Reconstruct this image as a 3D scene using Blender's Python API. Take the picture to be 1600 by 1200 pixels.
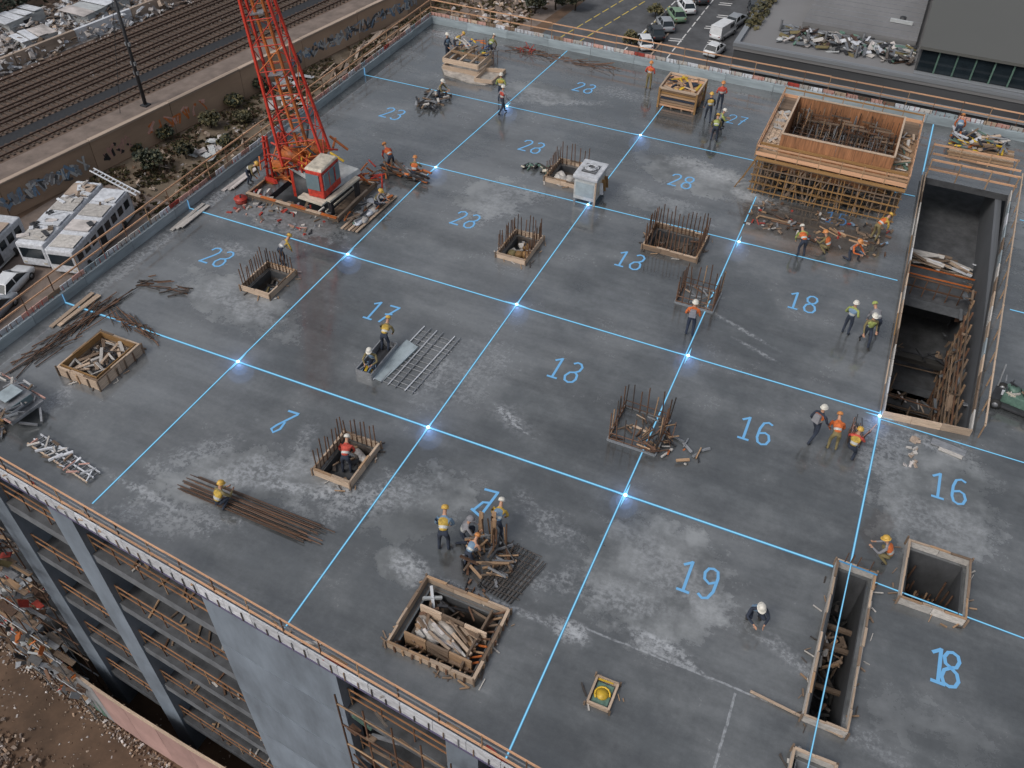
import bpy, bmesh, math, random
from mathutils import Vector, Matrix, Euler, Quaternion
from mathutils.geometry import delaunay_2d_cdt
R = math.radians
rnd = random.Random(11)
S = bpy.context.scene
for _o in list(bpy.data.objects): bpy.data.objects.remove(_o, do_unlink=True)
COL = S.collection

# ------------------------------------------------------------------ camera, sky, sun, exposure
cd = bpy.data.cameras.new('camera'); cam = bpy.data.objects.new('camera', cd); COL.objects.link(cam)
cd.sensor_width = 36; cd.lens = 36 * 1368.105 / 1600; cd.clip_end = 2000; cd.clip_start = .3
cam.matrix_world = Matrix.Translation((0, 0, 26)) @ (Matrix.Rotation(.40949181, 4, 'Z') @ Matrix.Rotation(.80159656, 4, 'X') @ Matrix.Rotation(.02062536, 4, 'Z'))
S.camera = cam
SUN_EL, SUN_AZ = R(48), R(205)     # azimuth measured clockwise from +y
w = bpy.data.worlds.new('World'); S.world = w; w.use_nodes = True
nt = w.node_tree; bg = nt.nodes['Background']
sky = nt.nodes.new('ShaderNodeTexSky'); sky.sky_type = 'NISHITA'; sky.sun_disc = False
sky.sun_elevation = SUN_EL; sky.sun_rotation = SUN_AZ; sky.air_density = 1.3; sky.dust_density = 5; sky.ozone_density = 1.5
hsv = nt.nodes.new('ShaderNodeHueSaturation'); hsv.inputs['Saturation'].default_value = .42      # thin overcast: a greyer sky
nt.links.new(sky.outputs[0], hsv.inputs['Color']); nt.links.new(hsv.outputs[0], bg.inputs[0]); bg.inputs[1].default_value = .135
sl = bpy.data.lights.new('sun', 'SUN'); sl.energy = 1.15; sl.angle = R(13); sl.color = (1, .95, .88)
so = bpy.data.objects.new('sun', sl); COL.objects.link(so)
sd = Vector((math.sin(SUN_AZ) * math.cos(SUN_EL), math.cos(SUN_AZ) * math.cos(SUN_EL), math.sin(SUN_EL)))
so.rotation_euler = sd.to_track_quat('Z', 'Y').to_euler(); so.location = (0, 0, 60)
S.view_settings.view_transform = 'Standard'; S.view_settings.look = 'None'
S.view_settings.exposure = -0.12; S.view_settings.gamma = 1; S.view_settings.use_curve_mapping = False

# ------------------------------------------------------------------ materials
def mat(name, col, rough=.8, var=.25, scale=3., bump=.15, rand=.0, metal=0., col2=None, stretch=None, coat=0., detail=6):
    m = bpy.data.materials.new(name); m.use_nodes = True; t = m.node_tree; N = t.nodes; L = t.links
    b = N['Principled BSDF']; b.inputs['Roughness'].default_value = rough; b.inputs['Metallic'].default_value = metal
    tc = N.new('ShaderNodeTexCoord'); mp = N.new('ShaderNodeMapping'); L.new(tc.outputs['Object'], mp.inputs[0])
    if stretch: mp.inputs['Scale'].default_value = stretch
    n = N.new('ShaderNodeTexNoise'); n.inputs['Scale'].default_value = scale; n.inputs['Detail'].default_value = detail; n.inputs['Roughness'].default_value = .65
    L.new(mp.outputs[0], n.inputs['Vector'])
    oi = N.new('ShaderNodeObjectInfo')
    ad = N.new('ShaderNodeVectorMath'); ad.operation = 'ADD'; L.new(mp.outputs[0], ad.inputs[0])
    sc = N.new('ShaderNodeMath'); sc.operation = 'MULTIPLY'; sc.inputs[1].default_value = 37.; L.new(oi.outputs['Random'], sc.inputs[0])
    cx = N.new('ShaderNodeCombineXYZ'); [L.new(sc.outputs[0], cx.inputs[i]) for i in range(3)]
    L.new(cx.outputs[0], ad.inputs[1]); L.new(ad.outputs[0], n.inputs['Vector'])
    cr = N.new('ShaderNodeValToRGB'); L.new(n.outputs['Fac'], cr.inputs[0])
    c2 = col2 if col2 else tuple(c * (1 + var) for c in col)
    c1 = tuple(c * (1 - var) for c in col)
    cr.color_ramp.elements[0].position = .3; cr.color_ramp.elements[0].color = (*c1, 1)
    cr.color_ramp.elements[1].position = .72; cr.color_ramp.elements[1].color = (*c2, 1)
    out = cr.outputs[0]
    if rand:
        hs = N.new('ShaderNodeHueSaturation'); L.new(out, hs.inputs['Color'])
        mr = N.new('ShaderNodeMapRange'); mr.inputs[3].default_value = 1 - rand; mr.inputs[4].default_value = 1 + rand
        L.new(oi.outputs['Random'], mr.inputs[0]); L.new(mr.outputs[0], hs.inputs['Value']); out = hs.outputs[0]
    L.new(out, b.inputs['Base Color'])
    if bump:
        bp = N.new('ShaderNodeBump'); bp.inputs['Strength'].default_value = bump; bp.inputs['Distance'].default_value = .02
        L.new(n.outputs['Fac'], bp.inputs['Height']); L.new(bp.outputs[0], b.inputs['Normal'])
    return m
def emit(name, col, st):
    m = bpy.data.materials.new(name); m.use_nodes = True; t = m.node_tree
    b = t.nodes['Principled BSDF']; b.inputs['Base Color'].default_value = (*[c * .3 for c in col], 1)
    b.inputs['Emission Color'].default_value = (*col, 1); b.inputs['Emission Strength'].default_value = st
    return m
M = {}
M['conc'] = mat('concrete', (.19, .205, .225), .75, .3, 1.2, .3, .1)
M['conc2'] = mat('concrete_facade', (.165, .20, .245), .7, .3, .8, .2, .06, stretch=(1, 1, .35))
M['concdark'] = mat('concrete_dark', (.06, .063, .069), .85, .45, 1.5, .3, .1)  # on lower floors and pit linings this darker tone stands in for shade
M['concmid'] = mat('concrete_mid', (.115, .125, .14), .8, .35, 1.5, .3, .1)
M['kerb'] = mat('kerb_concrete', (.26, .31, .34), .7, .3, 1.5, .3, .12)
M['white'] = mat('white_board', (.5, .52, .56), .6, .3, 4, .2, .15)
M['pinkb'] = mat('pink_board', (.46, .27, .23), .7, .3, 4, .2, .25)
M['redb'] = mat('red_paint', (.30, .04, .028), .45, .45, 4, .15, .15)
M['red'] = mat('crane_red', (.40, .032, .018), .5, .55, 5, .2, .25)
M['orange'] = mat('crane_orange', (.42, .12, .03), .5, .4, 5, .1, .25)
M['railwood'] = mat('rail_timber', (.52, .30, .18), .75, .3, 3, .2, .2, stretch=(.3, 4, 4))
M['timber'] = mat('timber', (.31, .20, .12), .8, .4, 4, .3, .3, stretch=(.35, 4, 4))
M['timpale'] = mat('timber_pale', (.42, .32, .24), .8, .6, 7, .3, .25, stretch=(.35, 4, 4))
M['timdirty'] = mat('timber_dirty', (.17, .12, .085), .85, .6, 4, .4, .4, stretch=(.35, 4, 4))
M['ply'] = mat('formwork_ply', (.27, .125, .06), .6, .5, 4, .2, .15, stretch=(3, 3, .5))
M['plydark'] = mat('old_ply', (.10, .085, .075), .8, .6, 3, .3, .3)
M['yellowt'] = mat('yellow_timber', (.23, .13, .05), .7, .35, 4, .3, .25)
M['rebar'] = mat('rusty_steel', (.11, .058, .035), .75, .55, 12, .3, .45)
M['bardark'] = mat('dark_steel_bar', (.055, .045, .04), .6, .4, 12, .2, .4)
M['steel'] = mat('grey_steel', (.25, .26, .28), .45, .35, 5, .2, .2, .4)
M['dark'] = mat('dark_steel', (.025, .026, .03), .6, .5, 4, .2, .3)
M['cream'] = mat('cream_paint', (.46, .42, .35), .6, .4, 4, .1, .05)
M['greym'] = mat('light_grey_paint', (.40, .42, .43), .5, .25, 4, .15, .1)
M['tarp'] = mat('tarp', (.36, .33, .30), .7, .45, 3, .5, .2)
M['green'] = mat('green_paint', (.09, .16, .13), .5, .4, 5, .1, .2)
M['blue'] = mat('blue_plastic', (.03, .09, .25), .5, .3, 5, .1, .3)
M['purple'] = mat('violet_steel', (.10, .09, .16), .6, .3, 3, .1, .1)
M['railold'] = mat('old_rail_timber', (.27, .135, .065), .8, .4, 4, .2, .35)
M['pitshade'] = mat('pit_shade_concrete', (.03, .029, .028), .9, .5, 2, .3, .2)  # near-black colour stands in for the shade inside pits and shaft
M['yellow'] = mat('yellow_paint', (.55, .36, .03), .5, .3, 6, .1, .15)
M['glass'] = mat('dark_glass', (.015, .022, .028), .08, .3, 1, 0, .3)
M['glassb'] = mat('cab_glass', (.12, .17, .19), .1, .2, 1, 0)
M['rubber'] = mat('rubber', (.02, .02, .02), .85, .2, 8)
M['bag'] = mat('cement_bag', (.42, .40, .38), .85, .35, 7, .5, .2)
M['asphalt'] = mat('asphalt', (.075, .078, .085), .85, .35, .5, .3)
M['roaddark'] = mat('road_dark', (.05, .05, .052), .8, .35, .5, .3)
M['dirt'] = mat('brown_dirt', (.105, .065, .042), .95, .5, .35, .8, detail=12)
M['ballast'] = mat('ballast', (.115, .08, .062), .95, .5, 1.2, .8, detail=12, stretch=(1.5, .3, 1))
M['sleeper'] = mat('sleeper', (.075, .056, .045), .9, .4, 3)
M['rust'] = mat('rail_rust', (.062, .034, .024), .6, .4, 3)
M['scrub'] = mat('scrub_soil', (.13, .095, .062), .95, .5, .5, .8, detail=12, col2=(.19, .15, .11))
M['pave'] = mat('pavement', (.165, .13, .112), .9, .3, .7, .3)
M['wallb'] = mat('brown_wall', (.34, .24, .17), .9, .35, .5, .3)
M['cope'] = mat('wall_coping', (.33, .26, .21), .9, .4, 1.0, .3)
M['rubble'] = mat('pale_rubble', (.42, .39, .38), .9, .5, 1.5, .5, .3)
M['roofp'] = mat('pale_roof', (.165, .165, .17), .85, .35, 1.2, .3, .1)
M['roofg'] = mat('dark_grey_roof', (.095, .097, .092), .7, .12, .4, .05)
M['bark'] = mat('bark', (.05, .038, .028), .9, .4, 4)
M['leaf'] = mat('leaf', (.055, .055, .028), .7, .5, .8, 0, .3)
M['leafo'] = mat('leaf_olive', (.10, .085, .035), .7, .5, .8, 0, .3)
M['leafd'] = mat('leaf_dark', (.022, .032, .02), .7, .5, .8, 0, .2)
M['pink'] = mat('pink_hoarding', (.36, .23, .21), .85, .25, 1.2, .2, .06)
M['hoardg'] = mat('grey_green_hoarding', (.24, .24, .25), .85, .4, 1.2, .2, .1)
M['carw'] = mat('car_white', (.6, .62, .65), .3, .1, 2, 0)
M['carg'] = mat('car_green', (.16, .25, .17), .3, .1, 2, 0)
M['cars'] = mat('car_silver', (.25, .27, .3), .3, .1, 2, 0)
M['cark'] = mat('car_dark', (.03, .034, .04), .25, .1, 2, 0)
M['yline'] = mat('yellow_line', (.5, .38, .08), .8, .4, 2)
M['wline'] = mat('white_line', (.6, .6, .6), .8, .35, 2)
M['skin'] = mat('skin', (.42, .23, .15), .6, .1, 5, 0)
M['navy'] = mat('navy_cloth', (.022, .03, .05), .9, .3, 8)
M['black'] = mat('black_boot', (.015, .014, .014), .7, .2, 8)
M['vorange'] = mat('orange_vest', (.50, .12, .03), .8, .5, 9)
M['vyellow'] = mat('yellow_vest', (.40, .27, .05), .8, .5, 9)
M['vlime'] = mat('lime_vest', (.26, .30, .09), .8, .5, 9)
M['vred'] = mat('red_jacket', (.42, .06, .04), .8, .5, 9)
M['vblue'] = mat('blue_grey_vest', (.14, .22, .32), .7, .2, 8)
M['vgrey'] = mat('grey_shirt', (.2, .2, .22), .8, .2, 8)
M['volive'] = mat('olive_shirt', (.16, .13, .06), .8, .2, 8)
M['reflect'] = mat('reflective_tape', (.42, .43, .42), .4, .05, 8)
M['hatw'] = mat('white_hat', (.58, .56, .51), .45, .25, 14, 0)
M['haty'] = mat('yellow_hat', (.52, .32, .06), .45, .25, 14, 0)
M['hato'] = mat('orange_hat', (.5, .2, .06), .45, .25, 14, 0)
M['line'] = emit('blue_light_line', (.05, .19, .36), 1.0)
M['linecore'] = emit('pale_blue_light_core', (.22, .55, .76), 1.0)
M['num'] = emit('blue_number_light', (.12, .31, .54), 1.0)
M['flare'] = emit('marker_light', (.7, 1., .55), 3.)

def deck_material():
    m = bpy.data.materials.new('wet_concrete_deck'); m.use_nodes = True; t = m.node_tree; N = t.nodes; L = t.links
    b = N['Principled BSDF']; tc = N.new('ShaderNodeTexCoord'); O = tc.outputs['Object']
    def noise(s, d=8, r=.6, st=None, off=(0, 0, 0)):
        mp = N.new('ShaderNodeMapping'); L.new(O, mp.inputs[0]); mp.inputs['Location'].default_value = off
        if st: mp.inputs['Scale'].default_value = st
        n = N.new('ShaderNodeTexNoise'); n.inputs['Scale'].default_value = s; n.inputs['Detail'].default_value = d; n.inputs['Roughness'].default_value = r
        L.new(mp.outputs[0], n.inputs['Vector']); return n.outputs['Fac']
    def mth(op, a, c=None, clamp=False):
        x = N.new('ShaderNodeMath'); x.operation = op; x.use_clamp = clamp
        for i, v in enumerate((a, c)):
            if v is None: continue
            if isinstance(v, (int, float)): x.inputs[i].default_value = v
            else: L.new(v, x.inputs[i])
        return x.outputs[0]
    def mrange(v, a, c, lo=0., hi=1., smooth=True):
        x = N.new('ShaderNodeMapRange'); x.interpolation_type = 'SMOOTHSTEP' if smooth else 'LINEAR'
        for i, q in enumerate((a, c, lo, hi)): x.inputs[i + 1].default_value = q
        L.new(v, x.inputs[0]); return x.outputs[0]
    big = noise(.09, 6, .55); mid = noise(.45, 9, .68); fine = noise(5, 8, .7); sweep = noise(.35, 8, .65, (.35, 2.2, 1)); mic = noise(38, 3, .6)
    nn = noise(1.1, 8, .7, None, (5, 3, 0)); rip = noise(.8, 7, .62, (.5, 2.6, 1), (2, 9, 0))
    # pale laitance patches: (x, y, half length, half width, angle, strength, raggedness)
    patches = [(-13.0, 16.8, 2.6, 1.0, 40, .7, .9), (-17.6, 16.0, 2.6, .8, 35, .75, 1.0), (-19, 12.9, 2.6, .7, 20, .55, 1.1), (-20.4, 15.6, 2.2, .7, 60, .45, 1.0),
        (-10.2, 14.7, .9, .55, -20, 1.05, .7), (-6.7, 14.72, 2.4, .13, -1, .9, .35), (-4.1, 14.75, .75, .42, -10, 1.3, .6), (-1.4, 15.5, 1.4, .35, -4, .95, .8), (-1.0, 15.2, 1.2, .12, -4, 1.0, .5),
        (-9.9, 22.8, 1.25, .55, -25, .5, .6), (-6.5, 18.5, 1.6, .7, -30, .5, 1.), (-3.0, 16.6, 1.7, .75, 10, .55, .9), (-1.5, 18.2, 2.4, 1.1, -20, .45, 1.),
        (4.4, 27.5, 1.2, 2.2, 0, .5, 1.), (6.5, 24.6, 2.2, 1.4, 0, .45, 1.), (-2.6, 32.4, 1.8, .14, -22, .7, .8), (-1.8, 31.3, 1.4, .12, -20, .6, .9),
        (-20.5, 49.6, 2.2, 1.2, 30, .55, .9), (-15.3, 52.5, 2.4, .8, 0, .4, .8), (-9.6, 45.6, 1.0, .5, 0, .5, .6), (-7.2, 45.4, 2.6, .9, -12, .6, 1.), (-4.5, 43.7, 1.9, .6, -15, .85, 1.),
        (-9, 41.2, 2.6, .9, -10, .4, 1.), (-26, 30.6, 3.0, .9, 0, .6, 1.1), (-24.5, 24.2, 3, .9, -12, .5, 1.1), (-27.4, 16.0, .6, 1.1, 10, .5, 1.), (-17.0, 36.8, 1.3, 2.4, -20, .45, .8),
        (-16.6, 38.6, 2.0, .7, 20, .5, .8), (-12.7, 24.6, 1.5, 2.5, -15, .35, 1.), (2.6, 16.9, 1.7, .35, -22, .5, .9), (5.4, 15.0, 1.8, .4, -15, .35, .9), (-31.2, 24.5, .5, 6, 0, .5, .9),
        (-31.2, 31, .4, 4, 0, .7, .8), (-29.6, 55.9, 1.6, .8, 0, .7, .8), (1.5, 45, 3.4, 1.2, -5, .3, 1.), (5.9, 55.2, 2, .9, 0, .5, .8), (-27.5, 27.6, 1.4, .5, 0, .5, 1.), (-5.2, 16.4, 1.3, .6, 40, .5, 1), (-14.4, 16.4, 1.1, .5, 35, 1.0, .8), (-16.2, 15.9, 1.5, .3, 10, .9, .9), (-10.1, 22.9, .95, .2, -25, 1.1, .5), (-9.6, 22.5, .8, .12, -20, 1.1, .5), (-1.2, 15.6, 1.2, .16, -8, 1.2, .4), (-.4, 15.35, 1.0, .1, -20, 1.1, .4), (-20.6, 13.4, 2.0, .25, -5, .9, .8), (-27.0, 33.2, 2, .3, 0, .5, .9), (-13.9, 23.6, .5, 1.6, -10, .6, .9), (-25.2, 26.3, .4, 1.0, 0, .4, .9), (-7.1, 45.2, 1.6, .25, -12, 1.1, .6), (-18, 49.8, 2.0, .4, 25, .7, .9), (6.2, 28.6, 1.4, .35, -8, .8, .7), (-16.9, 18.3, .5, 1.1, 10, .4, 1)]
    acc = None
    for (x, y, a, c, ang, st, rg) in patches:
        mp = N.new('ShaderNodeMapping'); mp.vector_type = 'TEXTURE'; L.new(O, mp.inputs[0])
        mp.inputs['Location'].default_value = (x, y, 0); mp.inputs['Rotation'].default_value = (0, 0, R(ang)); mp.inputs['Scale'].default_value = (a, c, 1)
        ln = N.new('ShaderNodeVectorMath'); ln.operation = 'LENGTH'; L.new(mp.outputs[0], ln.inputs[0])
        d = mth('ADD', ln.outputs['Value'], mth('MULTIPLY', mth('SUBTRACT', nn, .5), rg * 3.2))
        v = mrange(d, 1.35, .25, 0, st)
        acc = v if acc is None else mth('MAXIMUM', acc, v)
    wisp = noise(1.6, 10, .78, (.55, 2.2, 1), (3, 4, 0))
    pale = mth('MULTIPLY', acc, mth('MAXIMUM', mrange(fine, .42, .6, .12, 1), mrange(wisp, .5, .62, 0, 1)))
    dryp = [(-2.2, 17.9, 2.6, 2.6, 0, 1, .55), (6.4, 25.6, 2.3, 3.2, 0, .9, .7), (-24.6, 24.2, 3.6, 1.5, -12, .8, .8), (-20.3, 50.2, 2.7, 1.5, 10, .8, .7), (-8.2, 44.6, 3.9, 1.6, -8, 1, .8), (-17.8, 15.6, 3.6, 1.4, 30, .8, .8),
        (-11.2, 17.3, 2.1, 1.6, 50, .8, .8), (-17.6, 37.6, 1.8, 2.2, -20, .8, .8), (-26.2, 30.9, 3, 1.1, 0, .9, .7), (-9.4, 40.9, 2.6, .9, -10, .6, .7), (7.2, 16.2, 2.2, 1.0, -15, .3, .8), (11, 46, 3, 6, 0, .5, .8), (-10.6, 14.6, .95, .6, -20, 1, .5)]
    dacc = None
    for (x, y, a, c, ang, st, rg) in dryp:
        mp = N.new('ShaderNodeMapping'); mp.vector_type = 'TEXTURE'; L.new(O, mp.inputs[0])
        mp.inputs['Location'].default_value = (x, y, 0); mp.inputs['Rotation'].default_value = (0, 0, R(ang)); mp.inputs['Scale'].default_value = (a, c, 1)
        ln = N.new('ShaderNodeVectorMath'); ln.operation = 'LENGTH'; L.new(mp.outputs[0], ln.inputs[0])
        v = mrange(mth('ADD', ln.outputs['Value'], mth('MULTIPLY', mth('SUBTRACT', nn, .5), rg * 3.)), 1.12, .85, 0, st)
        dacc = v if dacc is None else mth('MAXIMUM', dacc, v)
    brown = None
    for (x, y, a, c, ang, st, rg) in [(-1.0, 42.3, 4.4, 1.9, 0, 1, .4), (4.6, 23.4, .5, 1.2, 0, .7, .8), (-26.9, 30.9, 2.8, .8, 0, .4, .9), (-7.6, 15.6, 1.6, 1.0, 0, .5, .8)]:
        mp = N.new('ShaderNodeMapping'); mp.vector_type = 'TEXTURE'; L.new(O, mp.inputs[0])
        mp.inputs['Location'].default_value = (x, y, 0); mp.inputs['Rotation'].default_value = (0, 0, R(ang)); mp.inputs['Scale'].default_value = (a, c, 1)
        ln = N.new('ShaderNodeVectorMath'); ln.operation = 'LENGTH'; L.new(mp.outputs[0], ln.inputs[0])
        v = mrange(mth('ADD', ln.outputs['Value'], mth('MULTIPLY', mth('SUBTRACT', nn, .5), rg * 3.)), 1.15, .8, 0, st)
        brown = v if brown is None else mth('MAXIMUM', brown, v)
    # thin construction joints
    sp = N.new('ShaderNodeSeparateXYZ'); L.new(O, sp.inputs[0])
    wob = mth('MULTIPLY', mth('SUBTRACT', nn, .5), .16)
    def seam(axis, other, v, lo, hi, wd):
        dd = mth('ABSOLUTE', mth('SUBTRACT', mth('ADD', sp.outputs[axis], wob), v))
        k = mth('LESS_THAN', dd, wd); k = mth('MULTIPLY', k, mth('GREATER_THAN', sp.outputs[other], lo)); k = mth('MULTIPLY', k, mth('LESS_THAN', sp.outputs[other], hi))
        return mth('MULTIPLY', k, mrange(fine, .35, .6, .1, 1))
    sm = mth('MAXIMUM', seam(1, 0, 15.05, -4, 3.5, .035), seam(0, 1, 1.4, 9, 14.9, .04))
    sm = mth('MAXIMUM', sm, mth('MULTIPLY', seam(0, 1, -31.1, 14, 50, .035), .45))
    # dark damp patches
    damp = mrange(mth('ADD', mth('MULTIPLY', big, .6), mth('MULTIPLY', mid, .4)), .42, .58)
    cr = N.new('ShaderNodeValToRGB'); L.new(damp, cr.inputs[0])
    cr.color_ramp.elements[0].color = (.070, .076, .080, 1); cr.color_ramp.elements[1].color = (.130, .138, .145, 1)
    mul = N.new('ShaderNodeMix'); mul.data_type = 'RGBA'; mul.blend_type = 'MULTIPLY'; mul.inputs[0].default_value = 1
    L.new(cr.outputs[0], mul.inputs[6])
    g = mth('ADD', mrange(fine, .25, .75, .9, 1.1), mrange(sweep, .3, .7, -.22, .22)); g = mth('ADD', g, mrange(mic, .3, .7, -.07, .07))
    g = mth('ADD', g, mrange(rip, .62, .76, 0, .3)); g = mth('ADD', g, mth('MULTIPLY', dacc, mrange(mid, .35, .65, .25, .75))); g = mth('SUBTRACT', g, mth('MULTIPLY', brown, .3))
    cg = N.new('ShaderNodeCombineColor'); [L.new(g, cg.inputs[i]) for i in range(3)]; L.new(cg.outputs[0], mul.inputs[7])
    mx = N.new('ShaderNodeMix'); mx.data_type = 'RGBA'; L.new(mul.outputs[2], mx.inputs[6]); mx.inputs[7].default_value = (.40, .42, .45, 1)
    L.new(mth('MINIMUM', mth('MAXIMUM', mth('MULTIPLY', pale, .74), mth('MULTIPLY', sm, .6)), .9), mx.inputs[0])
    # rusty specks
    sp2 = mrange(noise(2.2, 9, .8, None, (9, 1, 0)), .69, .76, 0, .6)
    mz = N.new('ShaderNodeMix'); mz.data_type = 'RGBA'; L.new(mx.outputs[2], mz.inputs[6]); mz.inputs[7].default_value = (.035, .03, .03, 1); L.new(sp2, mz.inputs[0])
    mb_ = N.new('ShaderNodeMix'); mb_.data_type = 'RGBA'; L.new(mz.outputs[2], mb_.inputs[6]); mb_.inputs[7].default_value = (.075, .062, .052, 1); L.new(mth('MULTIPLY', brown, .5), mb_.inputs[0])
    L.new(mb_.outputs[2], b.inputs['Base Color'])
    rg = mth('ADD', mrange(mid, .40, .66, .09, .26), mth('MULTIPLY', mth('MAXIMUM', pale, dacc), .35)); rg = mth('ADD', rg, mrange(fine, .3, .7, -.03, .05), True)
    wet = mth('MULTIPLY', mth('SUBTRACT', 1., mth('MAXIMUM', pale, dacc), True), mrange(mth('ADD', mth('MULTIPLY', mid, .6), mth('MULTIPLY', noise(.22, 7, .6, None, (7, 7, 0)), .4)), .40, .56, 1., .45)); L.new(mth('MULTIPLY', wet, 1.), b.inputs['Coat Weight']); b.inputs['Coat Roughness'].default_value = .085; b.inputs['Coat IOR'].default_value = 1.68
    L.new(rg, b.inputs['Roughness'])
    b.inputs['Specular IOR Level'].default_value = .9
    bp = N.new('ShaderNodeBump'); bp.inputs['Strength'].default_value = .06; bp.inputs['Distance'].default_value = .03
    L.new(mth('ADD', mth('MULTIPLY', sweep, .8), mth('MULTIPLY', fine, .12)), bp.inputs['Height']); L.new(bp.outputs[0], b.inputs['Normal'])
    return m
M['deck'] = deck_material()

# ------------------------------------------------------------------ helpers
def tag(o, label=None, cat=None, group=None, kind=None):
    if label: o['label'] = label
    if cat: o['category'] = cat
    if group: o['group'] = group
    if kind: o['kind'] = kind
    return o
def thing(name, label, cat, loc=(0, 0, 0), rz=0., group=None):
    o = bpy.data.objects.new(name, None); o.empty_display_size = .3; COL.objects.link(o)
    o.location = loc; o.rotation_euler = (0, 0, rz); return tag(o, label, cat, group)
class MB:
    def __init__(s): s.v = []; s.f = []; s.mi = []; s.sm = []
    def add(s, vs, fs, mi=0, smooth=False):
        k = len(s.v); s.v += [tuple(v) for v in vs]
        for f in fs: s.f.append(tuple(k + i for i in f)); s.mi.append(mi); s.sm.append(smooth)
        return s
    def box(s, x0, y0, z0, x1, y1, z1, mi=0):
        v = [(x0, y0, z0), (x1, y0, z0), (x1, y1, z0), (x0, y1, z0), (x0, y0, z1), (x1, y0, z1), (x1, y1, z1), (x0, y1, z1)]
        return s.add(v, [(0, 3, 2, 1), (4, 5, 6, 7), (0, 1, 5, 4), (1, 2, 6, 5), (2, 3, 7, 6), (3, 0, 4, 7)], mi)
    def obox(s, c, size, rot=(0, 0, 0), mi=0, taper=1.):
        m = Euler(rot).to_matrix(); a, b_, h = [q / 2 for q in size]; vs = []
        for z in (-h, h):
            k = 1 if z < 0 else taper
            for x, y in ((-a, -b_), (a, -b_), (a, b_), (-a, b_)): vs.append(Vector(c) + m @ Vector((x * k, y * k, z)))
        return s.add(vs, [(0, 3, 2, 1), (4, 5, 6, 7), (0, 1, 5, 4), (1, 2, 6, 5), (2, 3, 7, 6), (3, 0, 4, 7)], mi)
    def beam(s, p0, p1, wd, ht, mi=0):
        p0 = Vector(p0); p1 = Vector(p1); q = frame(p1 - p0); vs = []
        for p in (p0, p1):
            for y, z in ((-1, -1), (1, -1), (1, 1), (-1, 1)): vs.append(p + q @ Vector((0, y * wd / 2, z * ht / 2)))
        return s.add(vs, [(0, 1, 2, 3), (7, 6, 5, 4), (0, 4, 5, 1), (1, 5, 6, 2), (2, 6, 7, 3), (3, 7, 4, 0)], mi)
    def tube(s, pts, r, n=6, mi=0, r2=None):
        pts = [Vector(p) for p in pts]; vs = []; fs = []
        for i, p in enumerate(pts):
            d = (pts[min(i + 1, len(pts) - 1)] - pts[max(i - 1, 0)]); q = frame(d)
            rr = r if r2 is None else r + (r2 - r) * i / (len(pts) - 1)
            for k in range(n): a = 2 * math.pi * k / n; vs.append(p + q @ Vector((0, rr * math.cos(a), rr * math.sin(a))))
        for i in range(len(pts) - 1):
            for k in range(n): a = i * n + k; b_ = i * n + (k + 1) % n; fs.append((a, b_, b_ + n, a + n))
        fs.append(tuple(range(n))[::-1]); fs.append(tuple(range((len(pts) - 1) * n, len(pts) * n)))
        return s.add(vs, fs, mi, True)
    def mesh(s, name, mats):
        me = bpy.data.meshes.new(name); me.from_pydata(s.v, [], s.f)
        for m in (mats if isinstance(mats, (list, tuple)) else [mats]): me.materials.append(m)
        me.polygons.foreach_set('material_index', s.mi); me.polygons.foreach_set('use_smooth', s.sm); me.update(); return me
    def build(s, name, mats, parent=None, loc=None, rz=None, bevel=0):
        me = s.mesh(name, mats); 
        if bevel:
            bm = bmesh.new(); bm.from_mesh(me); bmesh.ops.bevel(bm, geom=bm.edges[:], offset=bevel, segments=2, affect='EDGES', profile=.6); bm.to_mesh(me); bm.free()
        return link(name, me, parent, loc, rz)
def link(name, me, parent=None, loc=None, rz=None):
    o = bpy.data.objects.new(name, me); COL.objects.link(o)
    if parent: o.parent = parent
    if loc is not None: o.location = loc
    if rz is not None: o.rotation_euler = (0, 0, rz)
    return o
def frame(d):
    d = Vector(d).normalized(); up = Vector((0, 0, 1)) if abs(d.z) < .95 else Vector((0, 1, 0))
    y = up.cross(d).normalized(); z = d.cross(y); return Matrix((d, y, z)).transposed()
_cache = {}
def ubox(m):
    k = ('b', m)
    if k not in _cache: _cache[k] = MB().box(0, -.5, -.5, 1, .5, .5).mesh('board_' + m, M[m])
    return _cache[k]
def ubar(m):
    k = ('c', m)
    if k not in _cache: _cache[k] = MB().tube([(0, 0, 0), (1, 0, 0)], .5, 6).mesh('bar_' + m, M[m])
    return _cache[k]
def piece(name, m, p0, p1, wd, ht, parent=None, roll=0., bar=False):
    p0 = Vector(p0); p1 = Vector(p1); d = p1 - p0; q = frame(d).to_4x4()
    if roll: q = q @ Matrix.Rotation(roll, 4, 'X')
    o = bpy.data.objects.new(name, ubar(m) if bar else ubox(m)); COL.objects.link(o)
    if parent: o.parent = parent
    o.matrix_local = Matrix.Translation(p0) @ q @ Matrix.Diagonal((d.length, wd, ht, 1)); return o
def rod(name, m, p0, p1, r, parent=None): return piece(name, m, p0, p1, 2 * r, 2 * r, parent, bar=True)
def block(name, m, x0, y0, z0, x1, y1, z1, parent=None):
    return piece(name, m, (x0, (y0 + y1) / 2, (z0 + z1) / 2), (x1, (y0 + y1) / 2, (z0 + z1) / 2), y1 - y0, z1 - z0, parent)
def copy_tree(o, parent=None):
    c = o.copy(); COL.objects.link(c); c.parent = parent
    for ch in list(o.children): copy_tree(ch, c)
    return c
def U(a, b): return rnd.uniform(a, b)

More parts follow.
